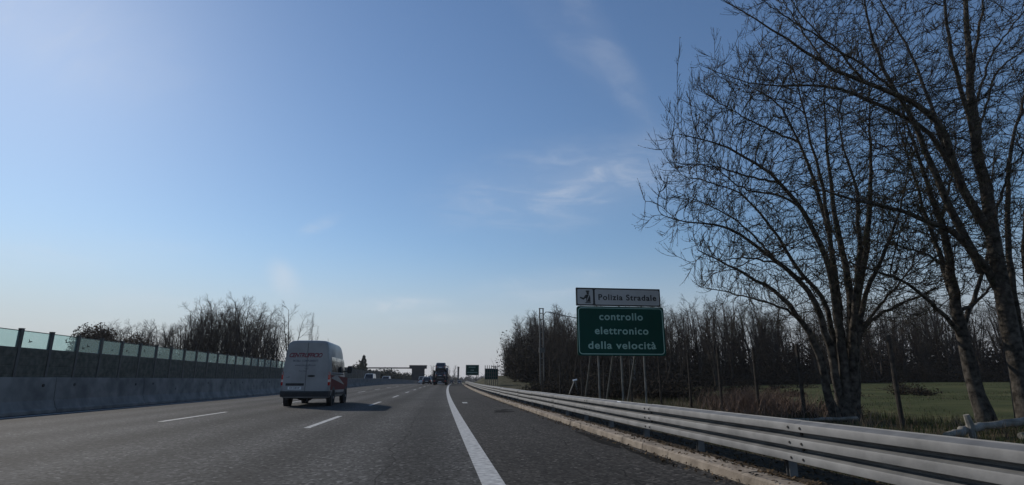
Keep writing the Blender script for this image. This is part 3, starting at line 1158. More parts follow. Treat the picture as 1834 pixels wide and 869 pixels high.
# ------------------------------------------------------------------ road signs
def rounded(x0, x1, z0, z1, r, n=5):
    pts = []
    for cx, cz, a0 in ((x1 - r, z0 + r, -90), (x1 - r, z1 - r, 0), (x0 + r, z1 - r, 90), (x0 + r, z0 + r, 180)):
        for k in range(n + 1):
            a = R(a0 + 90 * k / n)
            pts.append((cx + r * math.cos(a), cz + r * math.sin(a)))
    return pts


def border(mb, x0, x1, z0, z1, r, w, y0, y1):
    o = rounded(x0, x1, z0, z1, r); i = rounded(x0 + w, x1 - w, z0 + w, z1 - w, max(r - w, .004))
    n = len(o)
    vs = [(x, y1, z) for x, z in o] + [(x, y1, z) for x, z in i] + [(x, y0, z) for x, z in o] + [(x, y0, z) for x, z in i]
    fs = []
    for k in range(n):
        j = (k + 1) % n
        fs += [(k, j, n + j, n + k), (2 * n + k, 2 * n + j, j, k), (n + k, n + j, 3 * n + j, 3 * n + k)]
    mb.add(vs, fs)


def make_sign():
    Y = 19.0
    s = thing('road_sign', 'large green speed check sign with white police panel on six slim poles', 'road sign', (6.34, Y, -.1), 0)
    zo = .1
    W0, W1 = -1.57, 1.59
    # green panel
    m = MB()
    m.prism(rounded(W0, W1, 1.9 + zo, 3.60 + zo, .09), -.02, .02)
    g = m.build('green_panel', M['sign_green'], s)
    b = MB(); border(b, W0 + .045, W1 - .045, 1.945 + zo, 3.555 + zo, .13, .028, -.0205, -.024)
    b.build('panel_border', M['sign_letter'], g)
    for body, z, wd in (('controllo', 3.255, 1.58), ('elettronico', 2.765, 1.93), ('della velocità', 2.265, 2.43)):
        me = text_mesh('lettering', body, .355, M['sign_letter'], .002, .0065, 0, 1.12, wd)
        link('lettering', me, g, (.02, -.0235, z + zo - .02), (R(90), 0, 0))
    # top panel: green-black backing with the emblem square and the white name board
    m = MB(); m.prism(rounded(W0 - .01, 1.50, 3.615 + zo, 4.25 + zo, .02), -.02, .02)
    tp = m.build('police_panel', M['sign_black'], s)
    m = MB(); m.prism(rounded(W0 + .04, -.97, 3.66 + zo, 4.20 + zo, .05), -.0245, -.0205)
    sq = m.build('emblem_board', M['sign_white'], tp)
    m = MB(); m.prism(rounded(-.90, 1.455, 3.66 + zo, 4.20 + zo, .05), -.0245, -.0205)
    nb = m.build('name_board', M['sign_white'], tp)
    me = text_mesh('lettering', 'Polizia Stradale', .285, M['sign_black'], .002, .0062, 0, 1.14, 2.12)
    link('lettering', me, nb, (.285, -.0275, 3.915 + zo), (R(90), 0, 0))
    # officer pictogram
    e = MB()

    def pg(pts, y=-.0245, d=.003):
        e.prism([(-1.23 + a * .01, 3.93 + zo + c * .01) for a, c in pts], y - d, y)
    pg([(1, 22), (13, 22), (14, 18.5), (12, 17), (2, 17), (0, 18.5)])                   # cap
    pg([(2.5, 16.6), (11.5, 16.6), (11.8, 11), (9.5, 8), (5, 8), (3, 11)])               # head
    pg([(-2, 6), (3, 7.6), (11, 7.6), (15, 5), (16.5, -4), (16.5, -18), (1, -18), (1, -4), (-4, -8)])   # torso
    pg([(-2.5, 5.2), (-8, -4), (-20, -.5), (-22, -4.5), (-9, -11), (-4.5, -8.5)])        # outstretched arm
    pg([(-2, -19.5), (17.5, -19.5), (17.5, -22.5), (-2, -22.5)])                         # base
    em = e.build('officer_pictogram', M['sign_black'], sq)
    m = MB()
    m.prism([(-1.23 + a * .01, 3.93 + zo + c * .01) for a, c in ((11.5, 6.8), (13.5, 5.6), (4.4, -14), (2.2, -14))], -.0300, -.0276)
    m.build('sash', M['sign_white'], em)
    # frame rails behind and six poles
    m = MB()
    for z in (2.15, 2.75, 3.35, 4.0):
        m.box((0, .045, z + zo), (2.95, .045, .06))
    m.build('back_rail', M['pole'], s)
    for x in (-.82, .0, .82):
        m = MB()
        m.tube([(x, .10, -.4), (x, .10, 4.1 + zo)], .032, 10)
        m.build('pole', M['pole'], s)
        m = MB()
        m.tube([(x - .05, .14, 3.1 + zo), (x - .07, 2.35, -.4)], .030, 10)
        m.build('brace', M['pole'], s)


make_sign()


def make_far_sign():
    Y = 124.0
    x = at(846, 663, Y)
    s = thing('road_sign', 'distant plain green direction sign beside the far guardrail', 'road sign', (x[0], Y, gz(x[0], Y)), 0)
    zb = x[2] - gz(x[0], Y)
    m = MB(); m.prism(rounded(-1.42, 1.42, zb - 1.1, zb + 1.1, .08), -.02, .02)
    p = m.build('green_panel', M['sign_green'], s)
    b = MB(); border(b, -1.38, 1.38, zb - 1.06, zb + 1.06, .1, .03, -.0205, -.024); b.build('panel_border', M['sign_letter'], p)
    m = MB()
    for z, a, c in ((.62, -.8, .7), (-.02, -.35, .3), (-.5, -1.1, 1.1)):       # lettering too far to read: rows of dashes
        xx = a
        while xx < c:
            w = random.uniform(.10, .16)
            m.box((xx + w / 2, -.0225, zb + z), (w, .004, random.uniform(.12, .2)))
            xx += w + .05
    m.build('lettering', M['sign_letter'], p)
    for dx in (-.9, .9):
        m = MB(); m.tube([(dx, .07, -.3), (dx, .07, zb + 1.0)], .05, 8); m.build('pole', M['pole'], s)
    Y = 84.0
    x = at(880, 668, Y)
    s = thing('road_sign', 'dark back of a sign with upright stakes rising above its top', 'road sign', (x[0], Y, gz(x[0], Y)), R(4))
    zb = x[2] - gz(x[0], Y)
    m = MB(); m.box((0, 0, zb - .15), (1.98, .04, 1.55)); p = m.build('back_panel', M['sign_green'], s)
    m = MB()
    for z in (-.5, 0, .5):
        m.box((0, -.045, zb + z), (1.94, .05, .07))
    m.build('back_rail', M['steel_post'], s)
    for k in range(7):
        dx = -.94 + 1.88 * k / 6
        m = MB(); m.box((dx, -.10, (zb + 1.08) / 2 - .15), (.09, .06, zb + 1.08 + .3)); m.build('stake', M['steel_post'], s)


make_far_sign()


# ------------------------------------------------------------------ mast, overpass pier, tower, small frame
def make_mast(px, py, Y, label, arm):
    top = at(px, py, Y)
    g0 = gz(top[0], Y)
    s = thing('power_mast', label, 'mast', (top[0], Y, g0))
    h = top[2] - g0
    for dx in (-.22, .22):
        m = MB(); m.box((dx, 0, h / 2 - .2), (.14, .16, h + .4)); m.build('upright', M['steel_post'], s)
    m = MB()
    z = .5
    while z < h - .4:
        m.box((0, .0, z), (.36, .04, .10)); z += .8
    m.build('batten', M['steel_post'], s)
    m = MB(); m.box((0, 0, h + .02), (.62, .22, .08)); m.build('cap', M['steel_post'], s)
    m = MB(); m.tube([(.2, 0, h - .95), (.55, .0, h - .42), (.95, 0, h - .40)], .05, 6); m.build('bracket', M['steel_post'], s)
    m = MB(); m.box((0, -.1, h - 5.2), (.75, .3, .6)); m.build('switch_box', M['steel_post'], s)
    return Vector((top[0] + .95, Y, g0 + h - .40))


pa = make_mast(969.5, 553, 70, 'twin upright steel mast rising over bare trees left of the police sign', True)
pb = make_mast(1128, 566, 62, 'second steel mast standing hidden behind the police sign', True)
m = MB()
pts = []
for i in range(17):
    t = i / 16
    p = pa.lerp(pb, t); p.z -= .9 * 4 * t * (1 - t) * .55
    pts.append(p)
m.tube(pts, .05, 6)
tag(m.build('overhead_cable', M['steel_post']), 'dark cable sagging from the steel mast towards the police sign', 'cable')


def make_overpass():
    Y = 228.0
    a, b = at(733.5, 657, Y), at(764.5, 657, Y)
    cx = (a[0] + b[0]) / 2
    zt = a[2] + .55
    g0 = zr(Y) - .3
    s = thing('overpass', 'dark concrete bridge pier with a wide cap and beam reaching left', 'bridge', (cx, Y, g0))
    W = b[0] - a[0]
    m = MB(); m.box((0, 0, zt - g0 - .65), (W, 3.2, 1.3)); m.box((0, -.1, zt - g0 - .05), (W + .25, 3.6, .14)); m.build('cap', M['pier'], s)
    m = MB()
    m.loft([[(x, y, 0) for x, y in ((-W * .33, -1), (W * .36, -1), (W * .36, 1), (-W * .33, 1))], [(x, y, zt - g0 - 1.3) for x, y in ((-W * .36, -1), (W * .38, -1), (W * .38, 1), (-W * .36, 1))]])
    m.build('pier', M['pier'], s)
    m = MB()
    for z in np.arange(.6, 5.2, .7):
        m.box((W * .38 + .08, -1.0, z), (.10, .14, .35))
    m.build('rung', M['pier'], s)
    L = 26
    m = MB(); m.box((-W / 2 - L / 2, 0, zt - g0 - 1.05), (L, 2.6, .42)); m.build('beam', M['pier'], s)
    m = MB(); m.box((-W / 2 - L - 1.0, 0, (zt - g0 - .8) / 2), (2.2, 3.0, zt - g0 - .8)); m.build('abutment', M['pier'], s)


make_overpass()
p = at(821, 657, 480)
g0 = -1.3
s = thing('tower', 'pale slim tower on the far skyline right of the transporter', 'tower', (p[0], 480, g0))
m = MB(); m.box((0, 0, (p[2] - g0) / 2 - .5), (1.5, 1.5, p[2] - g0 - 1)); m.build('shaft', M['pier'], s)
m = MB(); m.box((0, 0, p[2] - g0 - .5), (1.75, 1.75, 1.0)); m.build('head', M['pier'], s)

p = at(1027, 704, 40)
g0 = gz(p[0], 40)
s = thing('bent_frame', 'small pale inverted V of two stakes behind the guardrail', 'frame', (p[0], 40, g0))
top = (0.12, 0, at(1028, 681, 40)[2] - g0)
m = MB(); m.tube([(-.42, 0, -.1), top], .045, 8); m.build('stake', M['pole'], s)
m = MB(); m.tube([(.45, .1, -.1), top], .045, 8); m.build('stake', M['pole'], s)
m = MB(); m.tube([(top[0] - .14, 0, top[2] - .03), (top[0] + .16, 0, top[2] + .03)], .06, 8); m.build('cap', M['reflector'], s)


# ------------------------------------------------------------------ fence, logs
def fx(Y): return 9.75 + (21 - Y) * .14 if Y > 9 else 9.75 + 12 * .14


def make_fence():
    s = thing('wire_fence', 'dark post and wire fence running in front of the green field', 'fence', (9.8, 0, 0))
    ys = [4.5, 6.6, 9.2, 12.5, 15.5, 17.4, 19.3, 21.2, 23.4, 26.0, 29, 32, 35.5, 39]
    for Y in ys:
        x = fx(Y) - 9.8
        g = gz(x + 9.8, Y)
        m = MB()
        lean = random.uniform(-.03, .03)
        h = 2.25 + random.uniform(-.08, .1)
        m.tube([(x, Y, g - .3), (x + lean * .5, Y, g + h * .5), (x + lean, Y + lean, g + h)], [.055, .050, .044], 8)
        m.build('post', M['fence_wood'], s)
    for k, z in enumerate((.35, .75, 1.15, 1.55, 1.95)):
        m = MB()
        pts = []
        for a, b in zip(ys[:-1], ys[1:]):
            for t in (0, .5):
                Y = a + (b - a) * t
                pts.append((fx(Y) - 9.8, Y, gz(fx(Y), Y) + z - (.035 if t else 0)))
        m.tube(pts, .0028, 4)
        m.build('wire', M['wire'], s)


make_fence()


def make_log(a, b, r0, r1, label, z=None):
    a, b = Vector(a), Vector(b)
    L = (b - a).length
    m = MB()
    n = 9
    pts, rad = [], []
    for i in range(n):
        t = i / (n - 1)
        p = (b - a) * t + Vector((rng.normal(0, .02), rng.normal(0, .02), rng.normal(0, .012)))
        pts.append(p); rad.append((r0 + (r1 - r0) * t) * (1 + rng.normal(0, .06)))
    m.tube(pts, rad, 12)
    o = m.build('fallen_log', M['birch'], smooth=True, loc=a)
    tag(o, label, 'log', 'pale logs lying beside the fence')


make_log((9.35, 9.75, .06), (10.15, 10.10, .13), .06, .075, 'pale log leaning left of the short stake behind the guardrail')
make_log((10.45, 10.35, .10), (11.0, 10.55, .16), .085, .075, 'short pale log end just right of the stake behind the guardrail')
make_log((11.15, 10.65, .15), (13.4, 11.35, .24), .075, .085, 'longest pale log lying at the foot of the right trees')
make_log((10.95, 9.7, .06), (12.6, 10.1, .10), .065, .055, 'lower pale log lying nearest the guardrail at right')
make_log((9.2, 14.3, .05), (11.0, 14.0, .10), .05, .045, 'thin pale pole on the ground behind the forked tree')
m = MB(); m.tube([(0, 0, -.2), (.01, .02, .22), (-.04, .02, .42)], [.075, .07, .05], 8)
tag(m.build('wooden_stake', M['birch'], loc=(10.25, 10.05, 0)), 'short pale upright stake standing between the fallen logs', 'stake')


# ------------------------------------------------------------------ trees
def resample(P, K):
    P = np.asarray(P, float)
    d = np.r_[0, np.cumsum(np.linalg.norm(np.diff(P, axis=0), axis=1))]
    # smooth through the surveyed points
    t = np.linspace(0, d[-1], K)
    out = np.stack([np.interp(t, d, P[:, i]) for i in range(3)], 1)
    sm_ = out.copy()
    for _ in range(2):
        sm_[1:-1] = .25 * sm_[:-2] + .5 * sm_[1:-1] + .25 * sm_[2:]
    return sm_


def tubes(Ps, Rs, n):
    """Ps (N,K,3), Rs (N,K) -> verts, quads (as arrays)"""
    N, K, _ = Ps.shape
    T = np.empty_like(Ps)
    T[:, 1:-1] = Ps[:, 2:] - Ps[:, :-2]; T[:, 0] = Ps[:, 1] - Ps[:, 0]; T[:, -1] = Ps[:, -1] - Ps[:, -2]
    T /= np.linalg.norm(T, axis=2, keepdims=True) + 1e-9
    main = Ps[:, -1] - Ps[:, 0]
    main /= np.linalg.norm(main, axis=1, keepdims=True) + 1e-9
    ref = np.where(np.abs(main[:, 2:3]) < .8, np.array([[0, 0, 1.]]), np.array([[1., 0, 0]]))
    A = np.cross(T, ref[:, None, :]); A /= np.linalg.norm(A, axis=2, keepdims=True) + 1e-9
    B = np.cross(T, A)
    ang = 2 * np.pi * np.arange(n) / n
    V = Ps[:, :, None, :] + Rs[:, :, None, None] * (A[:, :, None, :] * np.cos(ang)[None, None, :, None] + B[:, :, None, :] * np.sin(ang)[None, None, :, None])
    V = V.reshape(-1, 3)
    i = np.arange(N)[:, None, None] * K * n
    k = np.arange(K - 1)[None, :, None] * n
    s = np.arange(n)[None, None, :]
    s2 = (s + 1) % n
    F = np.stack([i + k + s, i + k + s2, i + k + n + s2, i + k + n + s], -1).reshape(-1, 4)
    return V, F


def children(P, Rr, m, len_a, len_b, ang_a, ang_b, K, tmin, up, jit, rfac, rmin, tip=.35, grow_out=None):
    """m side branches on every branch"""
    N, KK, _ = P.shape
    t = tmin + (1 - tmin) * (np.arange(m)[None, :] + rng.random((N, m))) / m
    t = np.clip(t, 0, .995)
    x = t * (KK - 1); i0 = np.floor(x).astype(int); fr = (x - i0)[..., None]
    idx = np.arange(N)[:, None]
    base = P[idx, i0] * (1 - fr) + P[idx, i0 + 1] * fr
    tan = P[idx, i0 + 1] - P[idx, i0]
    tan /= np.linalg.norm(tan, axis=2, keepdims=True) + 1e-9
    rb = Rr[idx, i0] * (1 - fr[..., 0]) + Rr[idx, i0 + 1] * fr[..., 0]
    rnd = rng.normal(0, 1, (N, m, 3))
    perp = rnd - tan * (rnd * tan).sum(2, keepdims=True)
    perp /= np.linalg.norm(perp, axis=2, keepdims=True) + 1e-9
    a = ang_a + (ang_b - ang_a) * rng.random((N, m, 1))
    d = tan * np.cos(a) + perp * np.sin(a)
    ln = (len_a + (len_b - len_a) * rng.random((N, m))) * (1.15 - .65 * t)
    d = d.reshape(-1, 3); base = base.reshape(-1, 3); ln = ln.reshape(-1)
    r0 = np.maximum(np.minimum(rb.reshape(-1) * rfac, ln * .022 + rmin), rmin)
    pts = [base]
    p = base.copy()
    for k in range(K - 1):
        d = d + rng.normal(0, jit, d.shape) + np.array([0, 0, up])
        d /= np.linalg.norm(d, axis=1, keepdims=True)
        p = p + d * (ln / (K - 1))[:, None]
        pts.append(p)
    Pc = np.stack(pts, 1)
    Rc = r0[:, None] * np.linspace(1, tip, K)[None, :]
    return Pc, np.maximum(Rc, rmin * .6)


def leaves(P, m, s0, s1, tmin=.3, along=.7, w=.38):
    N, K, _ = P.shape
    t = np.clip(tmin + (1 - tmin) * rng.random((N, m)), 0, .999)
    t[:, 0] = .999
    x = t * (K - 1); i0 = np.floor(x).astype(int); fr = (x - i0)[..., None]
    idx = np.arange(N)[:, None]
    base = (P[idx, i0] * (1 - fr) + P[idx, i0 + 1] * fr).reshape(-1, 3)
    tan = (P[idx, i0 + 1] - P[idx, i0]).reshape(-1, 3)
    tan /= np.linalg.norm(tan, axis=1, keepdims=True) + 1e-9
    d = tan * along + rng.normal(0, .55, tan.shape); d /= np.linalg.norm(d, axis=1, keepdims=True)
    q = np.cross(d, rng.normal(0, 1, d.shape)); q /= np.linalg.norm(q, axis=1, keepdims=True) + 1e-9
    s = (s0 + (s1 - s0) * rng.random((len(d), 1)))
    V = np.stack([base, base + d * s * .5 + q * s * w * .5, base + d * s, base + d * s * .5 - q * s * w * .5], 1).reshape(-1, 3)
    F = np.arange(len(base) * 4).reshape(-1, 4)
    return V, F


def np_mesh(name, chunks, mats):
    """chunks: (V, F quads, material index)"""
    vs, fs, ms, o = [], [], [], 0
    for V, F, mi in chunks:
        vs.append(V); fs.append(F + o); ms.append(np.full(len(F), mi, np.int32)); o += len(V)
    V = np.concatenate(vs).astype(np.float32); F = np.concatenate(fs).astype(np.int32); Mi = np.concatenate(ms)
    me = bpy.data.meshes.new(name)
    me.vertices.add(len(V)); me.vertices.foreach_set('co', V.ravel())
    me.loops.add(F.size); me.loops.foreach_set('vertex_index', F.ravel())
    me.polygons.add(len(F)); me.polygons.foreach_set('loop_start', np.arange(len(F), dtype=np.int32) * 4)
    for m in mats:
        me.materials.append(m)
    me.polygons.foreach_set('material_index', Mi)
    me.polygons.foreach_set('use_smooth', np.ones(len(F), bool))
    me.update(calc_edges=True)
    me.validate()
    return me


def in_poly(px, py, poly):
    inside = np.zeros(len(px), bool)
    n = len(poly)
    for i in range(n):
        x0, y0 = poly[i]; x1, y1 = poly[(i + 1) % n]
        c = ((y0 > py) != (y1 > py)) & (px < (x1 - x0) * (py - y0) / (y1 - y0 + 1e-9) + x0)
        inside ^= c
    return inside


def crown_points(poly, Y0, depth, n, org):
    "points filling a crown's volume: surveyed outline, rounded off in depth"
    poly = [(x + max(0.0, 1450.0 - x) * .085, float(y)) for x, y in poly]      # end shoots reach past this outline
    xs = [p[0] for p in poly]; ys = [p[1] for p in poly]
    cx, cy = (min(xs) + max(xs)) / 2, (min(ys) + max(ys)) / 2
    out = []
    while len(out) < n:
        px = rng.uniform(min(xs), max(xs), 4000); py = rng.uniform(min(ys), max(ys), 4000)
        k = in_poly(px, py, poly)
        px, py = px[k] + rng.normal(0, 20, k.sum()), py[k] + rng.normal(0, 20, k.sum())
        for x, y in zip(px, py):
            q = min(1.0, math.hypot((x - cx) / (max(xs) - min(xs)) * 2, (y - cy) / (max(ys) - min(ys)) * 2))
            D = depth * math.sqrt(max(.06, 1 - q * q * .9))
            out.append(at(x, y, Y0 + rng.uniform(-D, D)) - org)
            if len(out) >= n: break
    return np.array(out)


def colonize(seeds, sdirs, attr, step, infl, kill, up, jit, iters=140):
    "branches grow step by step towards the free space of the crown"
    nodes = [seeds]; par = [np.full(len(seeds), -1)]
    dirs = [sdirs]
    tot = len(seeds)
    nd = np.full(len(attr), 1e9); ni = np.zeros(len(attr), int)

    def upd(P, off):
        nonlocal nd, ni
        for a in range(0, len(P), 400):
            d = np.linalg.norm(attr[:, None, :] - P[None, a:a + 400, :], axis=2)
            j = d.argmin(1); m = d[np.arange(len(attr)), j]
            b = m < nd
            nd[b] = m[b]; ni[b] = j[b] + a + off
    upd(seeds, 0)
    allP, allD = seeds.copy(), sdirs.copy()
    kids = np.zeros(len(seeds), int)
    for it in range(iters):
        act = nd < (infl * 1.8 if it < 25 else infl)
        if not act.any(): break
        idx = ni[act]
        v = attr[act] - allP[idx]
        v /= np.linalg.norm(v, axis=1, keepdims=True) + 1e-9
        acc = np.zeros_like(allP); np.add.at(acc, idx, v)
        g = np.unique(idx)
        g = g[kids[g] < 3]
        if len(g) == 0: break
        d = acc[g]; d /= np.linalg.norm(d, axis=1, keepdims=True) + 1e-9
        d = d + .85 * allD[g] + rng.normal(0, jit, d.shape) + np.array([0, 0, up])
        d /= np.linalg.norm(d, axis=1, keepdims=True)
        P = allP[g] + d * step * rng.uniform(.75, 1.25, (len(g), 1))
        kids[g] += 1
        off = len(allP)
        allP = np.concatenate([allP, P]); allD = np.concatenate([allD, d])
        kids = np.concatenate([kids, np.zeros(len(P), int)])
        par.append(g)
        upd(P, off)
        dead = nd < kill
        attr, nd, ni = attr[~dead], nd[~dead], ni[~dead]
        if len(attr) == 0: break
    return allP, np.concatenate(par), allD


def hero_tree(label, base_px, Y0, limbs, crown, depth, n_attr, thick=.78, kill=.30, tw=1.0):
    """limbs: (pixel polyline, start diameter px, end diameter px, depth change at tip, -)"""
    root = at(*base_px, Y0)
    g0 = gz(root[0], Y0)
    org = np.array([root[0], Y0, g0])
    t = thing('bare_tree', label, 'tree', tuple(org))
    K = 22
    mpp = Y0 / 1000.0 / math.cos(PITCH)
    LP, LR = [], []
    for pl, d0, d1, dY, w in limbs:
        n = len(pl)
        cum = np.r_[0, np.cumsum([math.hypot(pl[i + 1][0] - pl[i][0], pl[i + 1][1] - pl[i][1]) for i in range(n - 1)])]
        cum = cum / cum[-1]
        y_st, y_en = dY if isinstance(dY, tuple) else (0.0, dY)
        pts = [at(px, py, Y0 + y_st + (y_en - y_st) * c) for (px, py), c in zip(pl, cum)]
        P = resample(pts, K) - org
        P[1:-1] += rng.normal(0, .016, P[1:-1].shape)
        Rr = (d1 + (d0 - d1) * np.linspace(1, 0, K) ** 1.1) * thick / 2 * mpp
        if pl[0][1] > 700:
            Rr[0] *= 1.4; Rr[1] *= 1.15
            P[0, 2] -= .25
        LP.append(P); LR.append(Rr)
    LP, LR = np.stack(LP), np.stack(LR)
    V, F = tubes(LP, LR, 10)
    link('trunk', np_mesh('trunk', [(V, F, 0)], [M['bark']]), t)
    # branches fill the crown from points along the limbs
    fine, fd, fr = [], [], []
    for P, Rr in zip(LP, LR):
        tt = np.linspace(.28, 1, 34) * (K - 1)
        i0 = np.minimum(tt.astype(int), K - 2); f = (tt - i0)[:, None]
        fine.append(P[i0] * (1 - f) + P[i0 + 1] * f)
        d = P[i0 + 1] - P[i0]; fd.append(d / np.linalg.norm(d, axis=1, keepdims=True)); fr.append(Rr[i0])
    seeds, sd, sr = np.concatenate(fine), np.concatenate(fd), np.concatenate(fr)
    attr = crown_points(crown, Y0, depth, n_attr, org)
    N, par, D = colonize(seeds, sd, attr, .14, .85, kill, .13, .06)
    ns = len(seeds)
    acc = np.zeros(len(N)); leaf = np.ones(len(N), bool)
    leaf[par[par >= 0]] = False
    for i in range(len(N) - 1, ns - 1, -1):                 # pipe model for the thickness
        acc[i] = max(acc[i], .0068 ** 2.2)
        acc[par[i]] += acc[i]
    r = np.minimum(acc ** (1 / 2.2), .034)
    i = np.arange(ns, len(N)); p = par[i]
    r1 = r[i]; r0 = np.minimum(np.where(p < ns, r[i], r[p]), r1 * 1.5)
    seg = np.stack([N[p], N[i] + (N[i] - N[p]) * .06], 1)
    ch = []
    thickb = r1 > .014
    for m, k in ((thickb, 6), (~thickb, 4)):
        V, F = tubes(seg[m], np.stack([r0[m], r1[m]], 1), k); ch.append((V, F, 0))
    # fine twigs: from every thin node, longest at the branch ends, all turning up
    thin = i[r1 < .016]
    pick = thin[rng.random(len(thin)) < .78 * tw]
    ends = i[leaf[i]]
    pick = np.concatenate([pick, ends, ends, ends])
    isend = np.concatenate([np.zeros(len(pick) - 3 * len(ends), bool), np.ones(3 * len(ends), bool)])
    base = N[pick]; d0 = D[pick]
    side = rng.normal(0, 1, d0.shape); side -= d0 * (side * d0).sum(1, keepdims=True); side /= np.linalg.norm(side, axis=1, keepdims=True)
    ang = np.where(isend, rng.uniform(.05, .55, len(base)), rng.uniform(.35, .95, len(base)))[:, None]
    d = d0 * np.cos(ang) + side * np.sin(ang)
    L = np.where(isend, rng.uniform(.22, .75, len(base)), .10 + .50 * rng.random(len(base)) ** 1.6)[:, None]
    pts = [base]; q = base
    for k in range(5):
        d = d + np.array([0, 0, .15]) + rng.normal(0, .045, d.shape); d /= np.linalg.norm(d, axis=1, keepdims=True)
        q = q + d * L / 5; pts.append(q)
    SP = np.stack(pts, 1)
    SR = np.array([[.0072, .0066, .006, .0054, .0047, .0038]]) * rng.uniform(.8, 1.25, (len(base), 1))
    V, F = tubes(SP, SR, 3); ch.append((V, F, 0))
    P3, R3 = children(SP, SR, 2, .06, .24, R(18), R(45), 4, .15, .12, .05, .8, .0044)
    V, F = tubes(P3, R3, 3); ch.append((V, F, 0))
    V, F = leaves(P3, 1, .025, .055, w=.36, along=1.3); ch.append((V, F, 1))
    V, F = leaves(SP, 2, .03, .06, w=.36, along=1.3); ch.append((V, F, 1))
    link('crown', np_mesh('crown', ch, [M['twig'], M['bud']]), t)
    print('tree', label[:20], len(N), len(attr))
    return t


A = [
    ([(1500, 756), (1492, 738), (1479, 701), (1474, 657), (1455, 601), (1440, 583), (1400, 528), (1352, 500), (1310, 479), (1250, 448)], 24, 2.5, -1.0, 1),
    ([(1505, 756), (1507, 734), (1496, 657), (1479, 601), (1463, 535), (1444, 513), (1423, 494), (1384, 461), (1346, 434), (1316, 411), (1280, 399), (1225, 402), (1185, 385)], 24, 2, -.5, 1),
    ([(1510, 756), (1507, 710), (1499, 657), (1488, 572), (1474, 517), (1438, 500), (1399, 432), (1370, 390), (1340, 355), (1290, 325), (1230, 318)], 20, 2, .8, 1),
    ([(1512, 756), (1518, 730), (1510, 638), (1499, 572), (1489, 480), (1468, 432), (1438, 375), (1399, 327), (1370, 300), (1328, 279), (1295, 258), (1215, 240)], 26, 2.5, -1.2, 1),
    ([(1515, 756), (1520, 728), (1512, 640), (1502, 560), (1499, 500), (1483, 408), (1456, 315), (1429, 255), (1420, 221), (1390, 175), (1330, 150)], 24, 2.5, 1.2, 1),
    ([(1508, 756), (1512, 700), (1506, 620), (1500, 540), (1485, 420), (1480, 360), (1459, 279), (1450, 249), (1438, 180), (1420, 120)], 22, 2.5, -.3, 1),
    ([(1520, 756), (1529, 738), (1527, 646), (1525, 572), (1521, 500), (1500, 420), (1488, 330), (1478, 240), (1476, 150)], 30, 2.5, .4, 1),
    ([(1522, 756), (1531, 730), (1529, 646), (1527, 572), (1535, 520), (1547, 480), (1553, 420), (1559, 315), (1559, 240), (1556, 160)], 34, 2.5, .9, 1),
    ([(1519, 756), (1527, 720), (1527, 640), (1531, 560), (1541, 470), (1538, 420), (1535, 339), (1508, 264), (1500, 190)], 26, 2, -1.4, 1),
    ([(1522, 756), (1532, 700), (1532, 627), (1543, 554), (1560, 500), (1600, 420), (1620, 350), (1632, 270)], 22, 2, -.8, 1),
    ([(1524, 756), (1534, 690), (1533, 620), (1540, 594), (1566, 568), (1602, 550), (1658, 524), (1694, 509)], 18, 3, 1.6, 1),
    ([(1533, 600), (1560, 566), (1600, 520), (1640, 470), (1680, 440)], 10, 2, (.2, 1.8), 1),
    ([(1474, 655), (1452, 590), (1420, 560), (1370, 540), (1310, 525), (1255, 515)], 10, 2, (-.2, .9), 1),
    ([(1438, 500), (1390, 470), (1330, 460), (1270, 470)], 7, 2, (-.2, -1.6), 1),
    ([(1399, 327), (1350, 320), (1290, 300), (1200, 290)], 7, 1.6, (-.8, -.2), 1),
    ([(1429, 255), (1385, 235), (1320, 205), (1250, 160)], 7, 1.6, (.8, 1.8), 1),
    ([(1384, 461), (1340, 410), (1280, 370), (1215, 345)], 7, 1.6, (-.3, .6), 1),
    ([(1438, 375), (1400, 350), (1330, 340), (1250, 275)], 7, 1.6, (-.8, -2.0), 1),
]
hero_tree('many stemmed bare budding tree forking low behind the fence, left of the leaning trunks', (1510, 752), 15.0, A, [(1166, 380), (1176, 300), (1182, 228), (1215, 160), (1252, 128), (1310, 105), (1420, 80), (1520, 70), (1620, 100), (1690, 180), (1712, 300), (1705, 420), (1690, 500), (1650, 555), (1570, 600), (1540, 606), (1470, 590), (1420, 572), (1330, 545), (1262, 522), (1236, 472), (1246, 440), (1186, 420)], 2.7, 5600, .70)

B = [
    ([(1772, 772), (1768, 760), (1742, 682), (1731, 627), (1713, 554), (1705, 500), (1696, 449), (1687, 390), (1669, 354), (1650, 300), (1632, 240), (1612, 180)], 46, 3, .6, 1),
    ([(1731, 640), (1722, 600), (1702, 576), (1676, 550), (1628, 509), (1577, 487), (1520, 470), (1460, 455)], 16, 2, (.3, -1.0), 1),
    ([(1713, 554), (1700, 530), (1690, 470), (1662, 400), (1640, 330), (1620, 260), (1600, 200)], 18, 2.5, (.4, 1.8), 1),
    ([(1722, 590), (1735, 560), (1750, 520), (1768, 470), (1780, 400), (1776, 330), (1784, 250)], 16, 2.5, (.3, 2.0), 1),
    ([(1716, 560), (1745, 545), (1790, 500), (1815, 440)], 12, 2, (.3, 1.6), 1),
    ([(1703, 490), (1670, 460), (1610, 440), (1560, 430)], 10, 2, (.5, 1.6), 1),
    ([(1687, 390), (1700, 340), (1712, 270), (1705, 190)], 10, 2, (.6, 2.4), 1),
]
hero_tree('bare tree with one leaning trunk right of the forked tree', (1770, 760), 14.4, B, [(1460, 450), (1560, 400), (1600, 300), (1590, 180), (1700, 150), (1800, 230), (1830, 420), (1800, 520), (1720, 570), (1620, 548), (1500, 505)], 2.2, 1500, .64, .34, .7)

